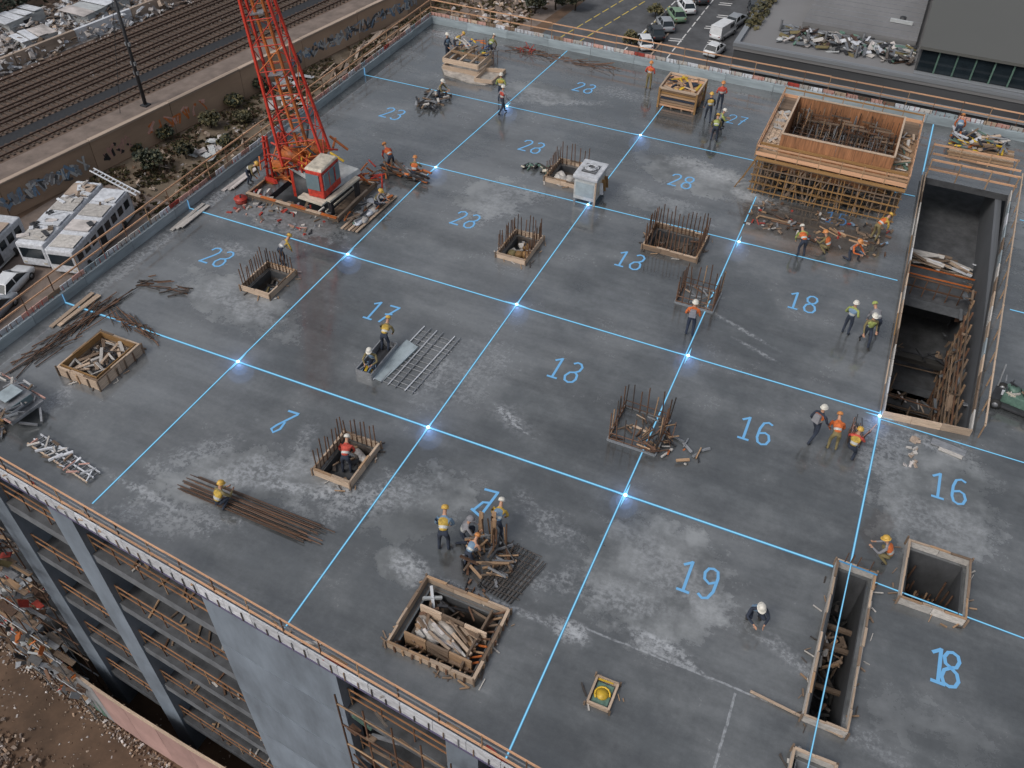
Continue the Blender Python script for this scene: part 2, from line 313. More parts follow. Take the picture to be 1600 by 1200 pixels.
# ------------------------------------------------------------------ the ground and far setting
GZ = -21.
def sheet(name, pts, z, m, kind='structure'):
    o = MB().add([(x, y, z) for x, y in pts], [tuple(range(len(pts)))]).build(name, M[m]); o['kind'] = kind; return o
sheet('ground', [(-600, -400), (600, -400), (600, 700), (-600, 700)], GZ, 'dirt')
def rl(x0, y): return x0 + (y - 45) * .165          # lines running with the railway
def bandq(xa, xb, y0, y1): return [(rl(xa, y0), y0), (rl(xb, y0), y0), (rl(xb, y1), y1), (rl(xa, y1), y1)]
# raised railway bed
bed = MB(); q0 = bandq(-140, -71.7, -40, 260)
bed.add([(x, y, -17.8) for x, y in q0] + [(x, y, GZ) for x, y in q0], [(0, 1, 2, 3), (1, 5, 6, 2), (0, 4, 5, 1)]).build('railway_bed', M['ballast'])['kind'] = 'structure'
sheet('drain_ditch', bandq(-79.9, -78.0, -30, 230), -17.79, 'dark')
sheet('service_path', bandq(-75.2, -72.6, -30, 230), -17.785, 'pave')
sheet('pale_strip', bandq(-101.5, -92.2, -30, 230), -17.78, 'rubble')
track_off = [-76.8, -81.2, -83.4, -85.6, -87.8, -90.0]
tlabels = ['rusty railway track running between the dark ditch and the path', 'rusty railway track just across the dark ditch', 'second rusty railway track beyond the dark ditch',
    'third rusty railway track beyond the dark ditch', 'fourth rusty railway track beyond the dark ditch', 'farthest rusty railway track beside the pale rubble strip']
for k, xo in enumerate(track_off):
    t = thing('railway_track', tlabels[k], 'track', (rl(xo, 45), 45, -17.8), -math.atan(.165), 'parallel railway tracks')
    for s_ in (-.72, .72): piece('rail', 'rust', (s_, -20, .22), (s_, 120, .22), .12, .16, t)
    mb = MB()
    for i in range(200): mb.box(-1.25, -20 + i * .7, .02, 1.25, -20 + i * .7 + .26, .13 + .02 * (i % 3))
    mb.build('sleeper', M['sleeper'], t)['kind'] = 'stuff'
mb = MB()
for i in range(1500):
    xo = rnd.choice([-82.3, -84.5, -84.5, -86.7, -91.3]); y = U(35, 150); s_ = U(.04, .12)
    mb.obox((rl(xo, y) + rnd.gauss(0, .16), y, -17.76), (s_, s_ * 1.6, s_), (U(0, 3), U(0, 3), U(0, 3)))
tag(mb.build('pale_ballast_stones', M['rubble']), 'pale loose stones lying in rows between the railway tracks', 'stones', kind='stuff')
# retaining wall between railway and site
rw = thing('retaining_wall', 'long brown retaining wall with graffiti between railway and scrubland', 'wall', (rl(-71.6, 45), 45, GZ), -math.atan(.165))
for i in range(16): block('wall_panel', 'wallb', -.22, -30 + i * 10 + .03, 0, .1 + .01 * (i % 3), -20 + i * 10 - .03, 3.35, rw)
for i in range(16): block('coping', 'cope', -.35, -30 + i * 10 + .04, 3.35, .2, -20 + i * 10 - .04, 3.55, rw)
def graffiti(y0, y1, n, cols, lab):
    mb = MB(); r_ = random.Random(int(y0 * 7))
    for i in range(n):
        y = y0 + (y1 - y0) * i / n; z = .7; pts = []
        a = r_.uniform(0, 6)
        for k in range(7): pts.append((y + r_.uniform(-.5, .7), z + r_.uniform(0, 1.7)))
        for (a0, b0), (a1, b1) in zip(pts, pts[1:]):
            d = Vector((a1 - a0, b1 - b0)); 
            if d.length < .05: continue
            nrm = Vector((-d.y, d.x)).normalized() * r_.uniform(.06, .17)
            x = .125 + .003 * r_.random()
            mb.add([(x, a0 + nrm.x, b0 + nrm.y), (x, a0 - nrm.x, b0 - nrm.y), (x, a1 - nrm.x, b1 - nrm.y), (x, a1 + nrm.x, b1 + nrm.y)], [(0, 1, 2, 3)], r_.randrange(len(cols)))
    o = mb.build('graffiti', [M[c] for c in cols], rw); o['label'] = lab
graffiti(-8, 9, 34, ['greym', 'concdark', 'vblue', 'steel', 'conc'], 'blue and grey graffiti lettering')
graffiti(17, 25, 7, ['orange', 'wallb', 'pinkb'], 'faded orange graffiti lettering')
graffiti(11, 15, 4, ['pinkb', 'dark'], 'small dark graffiti tag')
graffiti(38, 62, 44, ['greym', 'concdark', 'hoardg', 'vblue'], 'long row of pale graffiti lettering')
# pale wall and white sheds beyond the tracks
pw = thing('trackside_wall', 'low cream wall with dark marks beyond the railway tracks', 'wall', (rl(-93.0, 45), 45, -17.8), -math.atan(.165))
for i in range(14): block('wall_panel', 'cope' if i % 3 else 'white', -.2, -20 + i * 8 + .05, 0, .2, -12 + i * 8 - .05, 1.5, pw)
labs = ['white flat roofed lineside hut, nearest the left edge', 'long white lineside hut with a dark doorway', 'grey patched lineside hut among pale rubble', 'small white lineside hut by the dark trees',
        'broad pale lineside hut with sagging roof sheets', 'low white lineside hut behind the leaning mast', 'pale lineside hut beside the cream wall', 'farthest white lineside hut at the top edge']
for k, (xo, y, a, b_, h) in enumerate([(-97, 52, 2.6, 5, 1.8), (-98, 62, 3, 6, 1.6), (-96, 70, 2.4, 4, 1.3), (-102, 73, 2.6, 5, 1.6), (-97.5, 80, 3.4, 7, 1.5), (-98, 91, 2.6, 5, 1.4), (-95.5, 99, 2.4, 5, 1.2), (-99, 107, 3, 7, 1.6)]):
    t = thing('lineside_hut', labs[k], 'hut', (rl(xo, y), y, -17.78), U(-.3, .05), 'white huts beyond the railway')
    block('wall', 'greym', -a / 2, -b_ / 2, 0, a / 2, b_ / 2, h, t)
    for i in range(4):
        y0 = -b_ / 2 - .2 + i * (b_ + .4) / 4
        piece('roof_sheet', rnd.choice(['white', 'rubble', 'white', 'greym']), (-a / 2 - .3, y0 + .3, h + U(.05, .3)), (a / 2 + .3, y0 + .35, h + U(.05, .35)), (b_ + .4) / 4 * U(.8, 1.05), .06, t)
    block('door', 'dark', a / 2 - .02, -.5, 0, a / 2 + .05, .4, h * .8, t)
def heap(name, n, fx, zr, size, mats, label, cat, flat=.5, seed=1, top=True):
    r_ = random.Random(seed); mb = MB()
    for i in range(n):
        x, y, zt = fx(r_); s_ = size * r_.uniform(.3, 1.6)
        mb.obox((x, y, zr + zt), (s_ * r_.uniform(.6, 2.2), s_, s_ * flat * r_.uniform(.3, 1)), (r_.gauss(0, .5), r_.gauss(0, .5), r_.uniform(0, 3.2)), r_.randrange(len(mats)), r_.uniform(.5, 1))
    o = mb.build(name, [M[m] for m in mats])
    if top: tag(o, label, cat, kind='stuff')
    return o
def fr(xa, xb, y0, y1, h=.4):
    def g(r_):
        y = r_.uniform(y0, y1); x = rl(r_.uniform(xa, xb), y); return x, y, r_.random() ** 2 * h
    return g
heap('lineside_rubble', 6500, fr(-103.5, -92.0, 42, 125, 1.3), -17.75, .42, ['rubble', 'rubble', 'white', 'cope', 'timdirty', 'rubble', 'pave', 'white'], 'pale broken rubble and sheets beyond the railway tracks', 'rubble', .3, 5)
# trees
def leaves(n, lobes, ls, seed):
    r_ = random.Random(seed); mb = MB()
    for i in range(n):
        c, rad = lobes[r_.randrange(len(lobes))]
        d = Vector((r_.gauss(0, 1), r_.gauss(0, 1), r_.gauss(0, 1))).normalized() * (r_.random() ** .45)
        p = Vector(c) + Vector((d.x * rad[0], d.y * rad[1], d.z * rad[2])); s_ = ls * r_.uniform(.5, 1.4)
        m = Euler((r_.uniform(-1, 1), r_.uniform(-1, 1), r_.uniform(0, 6))).to_matrix()
        mb.add([p + m @ Vector(v) * s_ for v in ((-.5, -.25, 0), (.1, -.45, .08), (.6, 0, 0), (.1, .45, .08), (-.5, .25, 0))], [(0, 1, 2, 3, 4)], r_.randrange(2))
    return mb
def tree(name, loc, h, rad, n, mats, label, cat='tree', group=None, seed=1, ls=.28):
    r_ = random.Random(seed); t = thing(name, label, cat, loc, U(0, 6), group)
    tr = MB(); lobes = []
    tr.tube([(0, 0, -.1), (.08, .04, h * .3), (.02, .1, h * .7)], .045 * h, 7, 0, .02 * h)
    for k in range(7):
        a = k * .9 + r_.uniform(-.3, .3); zz = h * r_.uniform(.25, .6); e = (math.cos(a) * rad * .6, math.sin(a) * rad * .6, zz + h * .22)
        tr.tube([(.05, .05, zz), (e[0] * .5, e[1] * .5, zz + h * .14), e], .018 * h, 5, 0, .006 * h)
        q = rad * r_.uniform(.35, .6); lobes.append((e, (q, q, q * .75)))
    lobes.append(((0, 0, h * .82), (rad * .5, rad * .5, h * .2)))
    tr.build('trunk', M['bark'], t)
    leaves(n, lobes, ls, seed).build('crown', [M[mats[0]], M[mats[1]]], t)
    return t
tl = [((-65.2, 57.3), 3.4, 1.7, 'leaf', 'dark green bushy tree nearest the parked buses'), ((-63.8, 60.8), 2.6, 1.3, 'leafd', 'small dark tree against the timber guardrail'),
      ((-68.3, 63.0), 2.0, 1.2, 'leafo', 'olive shrub below the retaining wall near the mast'), ((-65.7, 67.3), 2.6, 1.3, 'leaf', 'green shrub in the middle of the scrubland'),
      ((-66.3, 72.2), 2.0, 1.3, 'leafo', 'olive shrub under the orange graffiti'), ((-63.2, 69.6), 1.9, 1.2, 'leaf', 'green shrub beside the pale rubble sheets'),
      ((-66.0, 77.0), 2.2, 1.4, 'leaf', 'green shrub just left of the red crane boom'), ((-61.8, 64.6), 1.5, .9, 'leafd', 'low dark shrub beside the guardrail'), ((-69.3, 59.5), 1.5, .9, 'leafo', 'low olive shrub at the foot of the wall')]
for k, ((x, y), h, r_, m_, lb) in enumerate(tl):
    tree('shrub' if h < 2.3 else 'small_tree', (x, y, GZ), h * .72, r_ * .8, 1000, (m_, 'leafo' if k % 2 else 'leafd'), lb, 'shrub' if h < 2.3 else 'tree', 'trees and shrubs on the scrubland', 30 + k)
for k, (x, y, lb) in enumerate([(-46.6, 112.5, 'roadside tree at the left end of the top planting'), (-44.5, 115, 'roadside tree in the middle of the top planting'), (-42.0, 116.0, 'roadside tree at the right end of the top planting')]):
    tree('roadside_tree', (x, y, GZ), 3.0, 1.6, 900, ('leaf', 'leafd'), lb, 'tree', 'trees beside the car park', 70 + k, .35)
def wood(r_): return rl(r_.uniform(-140, -104), 45) + 0, r_.uniform(40, 130), 0
mbw = MB(); r9 = random.Random(9)
for i in range(26000):
    y = r9.uniform(38, 125); x = rl(r9.uniform(-136, -103.5), y); hh = 4.5 * (.55 + .45 * math.sin(x * .7) * math.cos(y * .5)) + 1
    z = -17.8 + hh * r9.random() ** .4; s_ = r9.uniform(.25, .7); m_ = Euler((r9.uniform(-1, 1), r9.uniform(-1, 1), r9.uniform(0, 6))).to_matrix(); p = Vector((x, y, z))
    mbw.add([p + m_ @ Vector(v) * s_ for v in ((-.6, -.3, 0), (.5, -.4, 0), (.6, .3, .1), (-.4, .4, 0))], [(0, 1, 2, 3)], r9.randrange(2))
tag(mbw.build('dark_woodland', [M['leafd'], M['leafd']]), 'dark dense woodland beyond the railway in the far corner', 'woodland', kind='stuff')
# scrubland: weeds, stones, rubbish
sheet('scrub_ground', bandq(-71.3, -57, 52, 120), GZ + .004, 'scrub')
mbg = MB()
for i in range(9000):
    y = U(50, 115); x = rl(U(-71, -57), y); s_ = U(.1, .35)
    if math.sin(x * 1.3 + y * .4) + math.sin(y * .9 - x * .5) + U(-1, 1) < -.1: continue
    p = Vector((x, y, GZ)); a = U(0, 6)
    for k in range(2):
        dx = math.cos(a + k * 2) * .12; dy = math.sin(a + k * 2) * .12
        mbg.add([p + Vector((-dx, -dy, 0)), p + Vector((dx, dy, 0)), p + Vector((dx * 2 + U(-.1, .1), dy * 2, s_)), p + Vector((-dx * 1.4, -dy * 2, s_ * .9))], [(0, 1, 2, 3)], rnd.randrange(3))
tag(mbg.build('weeds', [M['leafo'], M['leaf'], M['dirt']]), 'straggly olive weeds covering the ground below the retaining wall', 'weeds', kind='stuff')
heap('scrub_rubble', 900, fr(-70.5, -57, 52, 118, .25), GZ, .28, ['rubble', 'cope', 'dirt', 'pave', 'timdirty'], 'scattered stones and broken pieces on the scrubland', 'rubble', seed=8)
for k, (x, y, n, lb) in enumerate([(-63.2, 63.4, 16, 'heap of white plastic sheets beside the scrub trees'), (-61.2, 75.5, 12, 'pale sheets dumped left of the crane boom'), (-64.6, 80.0, 10, 'small heap of pale sheets under the graffiti wall')]):
    t = thing('dumped_sheets', lb, 'rubbish', (x, y, GZ), 0, 'dumped pale sheets')
    for i in range(n):
        a = U(0, 3.1); c = Vector((rnd.gauss(0, .9), rnd.gauss(0, 1.1), U(.1, .5))); d = Vector((math.cos(a), math.sin(a), U(-.3, .3))) * U(.4, 1)
        piece('sheet', rnd.choice(['white', 'rubble', 'greym']), c - d, c + d, U(.4, 1.1), .05, t, U(-.4, .4))
t = thing('timber_debris', 'long strewn pale boards on scrubland behind the crane boom', 'debris', (-59.5, 92, GZ))
for i in range(46):
    c = Vector((U(-2.5, 2.5), U(-9, 9), U(.08, .4))); a = math.pi / 2 + rnd.gauss(.15, .25); d = Vector((math.cos(a), math.sin(a), U(-.08, .08))) * U(.8, 2.2)
    piece('board', rnd.choice(['timdirty', 'cope', 'pave', 'timdirty']), c - d, c + d, U(.15, .5), .08, t, U(-.2, .2))
# roads west of the building
sheet('pavement', [(-57.6, 20), (-55.4, 20), (-56.2, 75), (-59.0, 75)], GZ + .012, 'pave')
sheet('yard', [(-72, 20), (-57.4, 20), (-58.6, 53.5), (-70.2, 53.5)], GZ + .008, 'pave')
sheet('road', [(-55.7, 10), (-40, 10), (-40, 75), (-57, 75)], GZ + .016, 'roaddark')
block('kerb', 'cope', -55.75, 20, GZ, -55.5, 75, GZ + .12)['kind'] = 'structure'

def wheel_mesh(r=.33, wd=.22):
    k = ('w', r, wd)
    if k not in _cache:
        _cache[k] = (MB().tube([(0, -wd / 2, 0), (0, wd / 2, 0)], r, 14).mesh('tyre', M['rubber']), MB().tube([(0, -wd / 2 - .01, 0), (0, wd / 2 + .01, 0)], r * .58, 10).mesh('rim', M['steel']))
    return _cache[k]
def add_wheel(t, x, y, r=.33, wd=.22):
    w_ = bpy.data.objects.new('wheel', None); COL.objects.link(w_); w_.parent = t; w_.location = (x, y, r)
    a, b_ = wheel_mesh(r, wd); link('tyre', a, w_); link('rim', b_, w_)
def loft(sections, mi=0, smooth=False):
    """closed rings joined into one skin"""
    mb = MB(); n = len(sections[0]); vs = [p for s_ in sections for p in s_]; fs = []
    for i in range(len(sections) - 1):
        for k in range(n): a = i * n + k; b_ = i * n + (k + 1) % n; fs.append((a, a + n, b_ + n, b_))
    fs.append(tuple(range(n))); fs.append(tuple(range((len(sections) - 1) * n, len(sections) * n))[::-1])
    return mb.add(vs, fs, mi, smooth)
def car(loc, rz, paint, label, L_=4.4, van=False, group='cars in the car park'):
    t = thing('parked_van' if van else 'parked_car', label, 'van' if van else 'car', loc, rz, group)
    h = .9 if not van else 1.0; W = .88
    # body lofted along x
    prof = [(-2.2, .45, .72, .78), (-2.1, .3, .86, .84), (-1.2, .26, .92, .88), (0, .25, .93, .9), (1.1, .26, .9, .88), (1.95, .3, .8, .82), (2.2, .42, .62, .72)]
    secs = []
    for x, z0, z1, w_ in prof:
        x *= L_ / 4.4; secs.append([(x, -w_ * .94, z0), (x, w_ * .94, z0), (x, w_, (z0 + z1) * .5), (x, w_ * .93, z1), (x, w_ * .6, z1 + .05), (x, -w_ * .6, z1 + .05), (x, -w_ * .93, z1), (x, -w_, (z0 + z1) * .5)])
    loft(secs, 0, True).build('body', M[paint], t)
    k = L_ / 4.4; top = 1.45 if not van else 1.95
    xs = [(-1.9 * k, .9, .8), (-1.35 * k, top - .05, .64), (.25 * k, top, .66), (1.15 * k, .88, .8)] if not van else [(-2.12 * k, .9, .84), (-2.05 * k, top, .76), (1.0 * k, top, .76), (1.75 * k, .9, .82)]
    g = MB(); vs = []
    for x, z, w_ in xs: vs += [(x, -w_, z), (x, w_, z)]
    g.add(vs, [(0, 1, 3, 2), (2, 3, 5, 4), (4, 5, 7, 6), (0, 2, 4, 6), (1, 7, 5, 3)]); g.build('windows', M['glass'] if not van else M[paint], t)
    r_ = MB(); r_.add([(xs[1][0] - .05, -xs[1][2], top - .02), (xs[2][0] + .05, -xs[2][2], top), (xs[2][0] + .05, xs[2][2], top), (xs[1][0] - .05, xs[1][2], top - .02)] + [(xs[1][0] + .05, -.5, top + .04), (xs[2][0] - .1, -.5, top + .05), (xs[2][0] - .1, .5, top + .05), (xs[1][0] + .05, .5, top + .04)],
        [(4, 5, 6, 7), (0, 1, 5, 4), (1, 2, 6, 5), (2, 3, 7, 6), (3, 0, 4, 7)]); r_.build('roof', M[paint], t)
    for s_ in (-1, 1):
        piece('pillar', paint, (xs[2][0], s_ * xs[2][2], top), (xs[3][0], s_ * xs[3][2], .9), .06, .06, t)
        piece('pillar', paint, (xs[1][0], s_ * xs[1][2], top), (xs[0][0], s_ * xs[0][2], .9), .06, .08, t)
        piece('pillar', paint, (-.45 * k, s_ * .68, top - .02), (-.45 * k, s_ * .84, .9), .06, .05, t)
        piece('headlight', 'white', (2.0 * k, s_ * .6, .68), (2.12 * k, s_ * .6, .66), .3, .12, t)
        piece('tail_light', 'redb', (-2.2 * k, s_ * .62, .72), (-2.12 * k, s_ * .62, .72), .24, .14, t)
        for x in (-1.35 * k, 1.35 * k): add_wheel(t, x, s_ * .78)
        if van: block('side_window', 'glass', .2, s_ * .80 - .03, 1.2, 1.15, s_ * .80 + .03, 1.7, t)
    if van: piece('windscreen', 'glass', (1.1 * k, 0, top - .08), (1.7 * k, 0, 1.02), 1.45, .06, t)
    return t
def bus(loc, rz, L_, label, seed, extra=0):
    r_ = random.Random(seed); t = thing('white_bus', label, 'bus', loc, rz, 'white vehicles parked on the yard')
    body = MB().box(-1.28, 0, .45, 1.28, L_, 2.75).build('body', M['white'], t, bevel=.14)
    n = int(L_ / 1.15)
    for i in range(n):
        y = .5 + i * (L_ - .7) / n
        for s_ in (-1, 1):
            if s_ > 0 and i in (3,): block('door', 'dark', s_ * 1.27, y, .55, s_ * 1.27 + .05, y + .85, 2.3, t); continue
            block('window', 'glass', s_ * 1.27 - .02, y, 1.45, s_ * 1.27 + .04, y + .8, 2.2, t)
    for y0, y1 in ((-.03, .03), (L_ - .03, L_ + .03)): block('windscreen', 'glass', -1.05, y0, 1.3, 1.05, y1, 2.3, t)
    block('skirt', 'greym', -1.3, .3, .3, 1.3, L_ - .3, .46, t)
    for i in range(int(L_ / 2.4)):
        y = .25 + i * 2.45; piece('roof_panel', r_.choice(['white', 'bag', 'cope', 'white', 'rubble']), (-1.12 + r_.uniform(-.03, .1), y + 1.1, 2.8 + r_.uniform(0, .05)), (1.15, y + 1.15, 2.8 + r_.uniform(0, .08)), 2.1 * r_.uniform(.7, 1), .06, t)
    for i in range(extra):
        c = Vector((r_.uniform(-1, 1), r_.uniform(.5, L_ - .5), 2.92)); a = r_.uniform(0, 3.1); d = Vector((math.cos(a), math.sin(a), 0)) * r_.uniform(.2, .6)
        piece('roof_litter', r_.choice(['white', 'dark', 'rubble', 'bag', 'timdirty']), c - d, c + d, r_.uniform(.15, .5), .1, t)
    for s_ in (-1, 1):
        for y in (1.6, L_ - 2.2): add_wheel(t, s_ * 1.1, y, .45, .3)
        piece('headlight', 'cream', (s_ * .95, -.03, .8), (s_ * .95, .03, .8), .3, .16, t)
    return t
BR = math.atan2(2.5, 9.7)
bus((-59.9, 40.3, GZ), BR, 10.1, 'long white bus with dark windows parked nearest the road', 3, 3)
bus((-62.9, 40.0, GZ), BR, 10.3, 'white bus with rubble strewn roof parked behind the nearest one', 4, 30)
bus((-65.9, 34.2, GZ), BR, 8.6, 'white bus at the left edge behind the small dark windowed van', 6, 12)
car((-62.9, 37.2, GZ), BR + math.pi / 2, 'carw', 'white car in front of the buses at the left edge', 4.6, group='white vehicles parked on the yard')
car((-61.4, 34.0, GZ), BR + math.pi / 2, 'cars', 'silver car cut by the left edge beside the pavement', 4.4, group='white vehicles parked on the yard')
t = thing('scaffold_ladder', 'white lattice boom lying over the rear of the parked buses', 'ladder', (-66.5, 51.2, -18.0))
for s_ in (0, .5): piece('rail', 'white', (0, s_, 0), (6.6, s_ - 1.2, -.25), .1, .1, t)
for i in range(12): piece('rung', 'white', (.4 + i * .52, .1 * -i + .02, -.02 * i), (.4 + i * .52, .5 - .1 * i, -.02 * i), .07, .07, t)
# leaning line mast by the railway
t = thing('line_mast', 'tall dark steel mast standing beside the railway path', 'mast', (-70.45, 63.6, -17.8))
MB().tube([(0, 0, 0), (0, 0, 14)], .2, 8, 0, .14).build('pole', M['dark'], t)
block('base_plate', 'dark', -.4, -.4, 0, .4, .4, .15, t)
for z in (3.4, 4.4, 6.4): block('bracket', 'steel', -.3, -.12, z, .3, .12, z + .35, t)
rod('stay_wire', 'dark', (0, 0, 12), (-1.2, -2.5, 0), .03, t)

# ------------------------------------------------------------------ car park and neighbours
sheet('car_park', [(-46, 70), (-15, 70), (-15, 190), (-42, 190), (-42, 120)], GZ + .016, 'asphalt')
for k, (x0, y0, x1, y1, m_) in enumerate([(-40.5, 106, -36.2, 128, 'yline'), (-37.8, 106, -34.2, 124, 'yline'), (-31.0, 112, -30.6, 124, 'yline'), (-26, 100, -25.6, 140, 'wline'), (-31.6, 106, -30.4, 126, 'wline')]):
    d = Vector((x1 - x0, y1 - y0, 0)); n_ = int(d.length / 2.2)
    for i in range(n_):
        a = Vector((x0, y0, GZ + .022)) + d * (i / n_); piece('lane_line', m_, a, a + d * (.75 / n_), .16, .004)['kind'] = 'structure'
for k, (x, y) in enumerate([(-24.2, 118), (-23.7, 122.5), (-24.6, 127), (-22.6, 113.6), (-27.4, 112)]):
    for s_ in (0, 1): piece('road_marking', 'wline', (x, y + s_ * .7, GZ + .022), (x + 1.7, y + .4 + s_ * .7, GZ + .022), .22, .004)['kind'] = 'structure'
block('kerb', 'cope', -28.1, 104, GZ, -27.9, 130, GZ + .12)['kind'] = 'structure'
CA = math.pi / 2 - .05
cars_ = [(-29.7, 108.9, 'carw', 'white car at the near end of the car park row'), (-29.3, 112.4, 'cark', 'dark car second from the near end of the row'), (-29.0, 115.6, 'cars', 'silver car in the middle of the car park row'),
         (-28.6, 119.4, 'carg', 'green car fourth along the car park row'), (-28.2, 122.8, 'carw', 'white car fifth along the car park row'), (-27.5, 127.0, 'cark', 'black car at the far end of the row')]
for x, y, p_, lb in cars_: car((x, y, GZ + .016), CA + .6 + U(-.08, .08), p_, lb, 4.3)
for k, (x, y, p_, lb) in enumerate([(-24.4, 131, 'cars', 'silver car at the top edge left of the van lane'), (-19.5, 126.5, 'cark', 'dark car near the ivy behind the silver one'), (-32.4, 130, 'carw', 'white car at the top edge left of the green car')]): car((x, y, GZ + .016), CA + .3, p_, lb, 4.3)
car((-21.3, 116.4, GZ + .016), 1.3, 'carw', 'white van nearest the neighbouring building', 4.5, True)
car((-20.7, 121.0, GZ + .016), 1.35, 'cars', 'silver car parked behind the white van', 4.4)
car((-20.9, 110.6, GZ + .016), 1.4, 'carw', 'small white car below the white van', 3.7)
for k, (x, y, lb) in enumerate([(-31.5, 108.6, 'low shrub by the white car at the near end'), (-31.3, 118.5, 'yellowish shrub left of the car row'), (-18.2, 123, 'green shrub at the foot of the neighbouring wall')]):
    tree('car_park_shrub', (x, y, GZ), 1.6, 1.1, 500, ('leafo', 'leaf'), lb, 'shrub', 'shrubs in the car park', 90 + k, .3)
heap('kerbside_rubble', 260, lambda r_: (r_.uniform(-57, -47), r_.uniform(105, 122), r_.random() * .3), GZ, .5, ['rubble', 'pave', 'pave', 'cope', 'dirt', 'wallb'], 'pinkish rubble beside the car park near the top edge', 'rubble', seed=12)
sheet('verge', [(-58, 96), (-46, 96), (-42, 135), (-56, 135)], GZ + .01, 'pave')
# podium building
pb = thing('podium_building', 'low grey building with cluttered flat roof and dark front', 'building', (-14, 83.6, GZ))
block('wall', 'concdark', 0, 0, 0, 60, 60, 12.3, pb)
block('roof', 'roofp', -.1, -.1, 12.3, 60, 60, 12.62, pb)
block('parapet', 'conc', -.15, -.15, 12.62, 60, .35, 12.95, pb)
block('parapet', 'conc', -.15, .35, 12.62, .35, 60, 12.95, pb)
for z in (1.2, 4.6, 8.0):
    for i in range(22): 
        f = block('window', 'glass', 1 + i * 1.9, -.06, z, 2.6 + i * 1.9, .04, z + 2.2, pb)
    block('ledge', 'conc', -.05, -.35, z + 2.6, 60, -.02, z + 2.85, pb)
block('roof_pad', 'roofp', 5.0, 6.4, 12.63, 15.6, 40, 13.5, pb)
for i in range(18): block('roof_batten', 'steel', 5.0, 7.2 + i * 1.3, 13.5, 15.6, 7.25 + i * 1.3, 13.53, pb)
r_ = random.Random(3)
for i in range(9):
    x = r_.uniform(3, 15.5); y = r_.uniform(2, 6); rod('vent_pipe', 'steel', (x, y, 12.63), (x, y, 13.7), .12, pb)
for i in range(5): block('roof_duct', 'steel', 3.2 + i * 2.6, 5.7, 12.64, 5.2 + i * 2.6, 6.1, 13.1, pb)
rod('vent_pipe', 'dark', (13.8, 10.6, 13.5), (13.8, 10.6, 14.0), .3, pb)
piece('duct', 'greym', (12.7, 10.2, 13.7), (14.8, 10.1, 13.7), .25, .3, pb)
mi_ = leaves(1500, [((.4, 6 + i * 3.2, 12.9), (1.0, 1.8, .7)) for i in range(9)], .35, 14); mi_.build('ivy', [M['leafo'], M['leaf']], pb)
rm = thing('roof_clutter', 'cluttered strip of ducts, sheets and plant along the podium roof', 'roof clutter', (-4.4, 88.0, -8.37))
def late_scraps():
    scraps(rm, 230, 6.2, 2.0, .05, ['greym', 'concmid', 'dark', 'green', 'rust', 'plydark', 'steel', 'bag', 'volive', 'rubble', 'white'], .2, 1.7, .4, .5, seed=600)
gb = thing('grey_hall', 'large dark grey flat roofed hall with a strip of dark glazing', 'building', (2.1, 85.25, -8.35))
block('roof', 'roofg', -.15, -.3, 2.15, 40, 40, 2.4, gb)
block('wall', 'concdark', 0, 1.0, 0, 40, 40, 2.15, gb)
for i in range(14): block('window', 'glass', .15 + i * 1.55, .12, .12, 1.55 + i * 1.55, .25, 2.1, gb)
for i in range(14): block('mullion', 'green', 1.56 + i * 1.55, 0, .05, 1.69 + i * 1.55, .3, 2.14, gb)
block('ledge', 'conc', 0, -.5, 0, 40, .1, .08, gb)
MB().box(0, .3, 0, .2, 1, 2.1).build('pier', M['concdark'], gb)
sheet('alley', [(-15, 60), (60, 60), (60, 83.6), (-15, 83.6)], GZ + .02, 'roaddark')

# ------------------------------------------------------------------ the concrete building
def fy(x): return 11.97 - .0955 * (x + 26.72)        # front edge, slightly skew
XL, XR, YB = -32.1, 17.0, 57.45
bld = thing('concrete_frame_building', 'unfinished concrete frame building with wet grey top deck', 'building', (0, 0, 0))
def rect(x0, y0, x1, y1): return [(x0, y0), (x1, y0), (x1, y1), (x0, y1)]
HK = [(4.05, 29.4), (7.3, 29.85), (8.15, 50.2), (3.72, 50.2)]
holes = {'crane': rect(-28.7, 32.1, -24.5, 35.2), 'B': rect(-24.75, 25.2, -23.5, 26.9), 'C': rect(-15.3, 17.0, -14.0, 18.9), 'D': rect(-14.95, 32.8, -13.75, 34.8),
    'E': rect(-15.55, 40.5, -14.0, 42.4), 'F': rect(-8.55, 36.7, -6.1, 38.5), 'I': rect(-26.8, 50.9, -25.2, 52.2), 'K': HK, 'L': rect(5.8, 20.6, 7.6, 22.9), 'M': rect(3.62, 15.05, 4.58, 20.9),
    'N': rect(3.5, 12.3, 4.5, 13.6), 'O': rect(-9.05, 11.95, -6.4, 14.2), 'J': rect(-3.9, 45.0, 1.4, 49.3), 'P': rect(-2.6, 12.75, -2.15, 13.4)}
def inside(p, poly):
    c = False; n = len(poly)
    for i in range(n):
        (x0, y0), (x1, y1) = poly[i], poly[(i + 1) % n]
        if (y0 > p[1]) != (y1 > p[1]) and p[0] < (x1 - x0) * (p[1] - y0) / (y1 - y0) + x0: c = not c
    return c
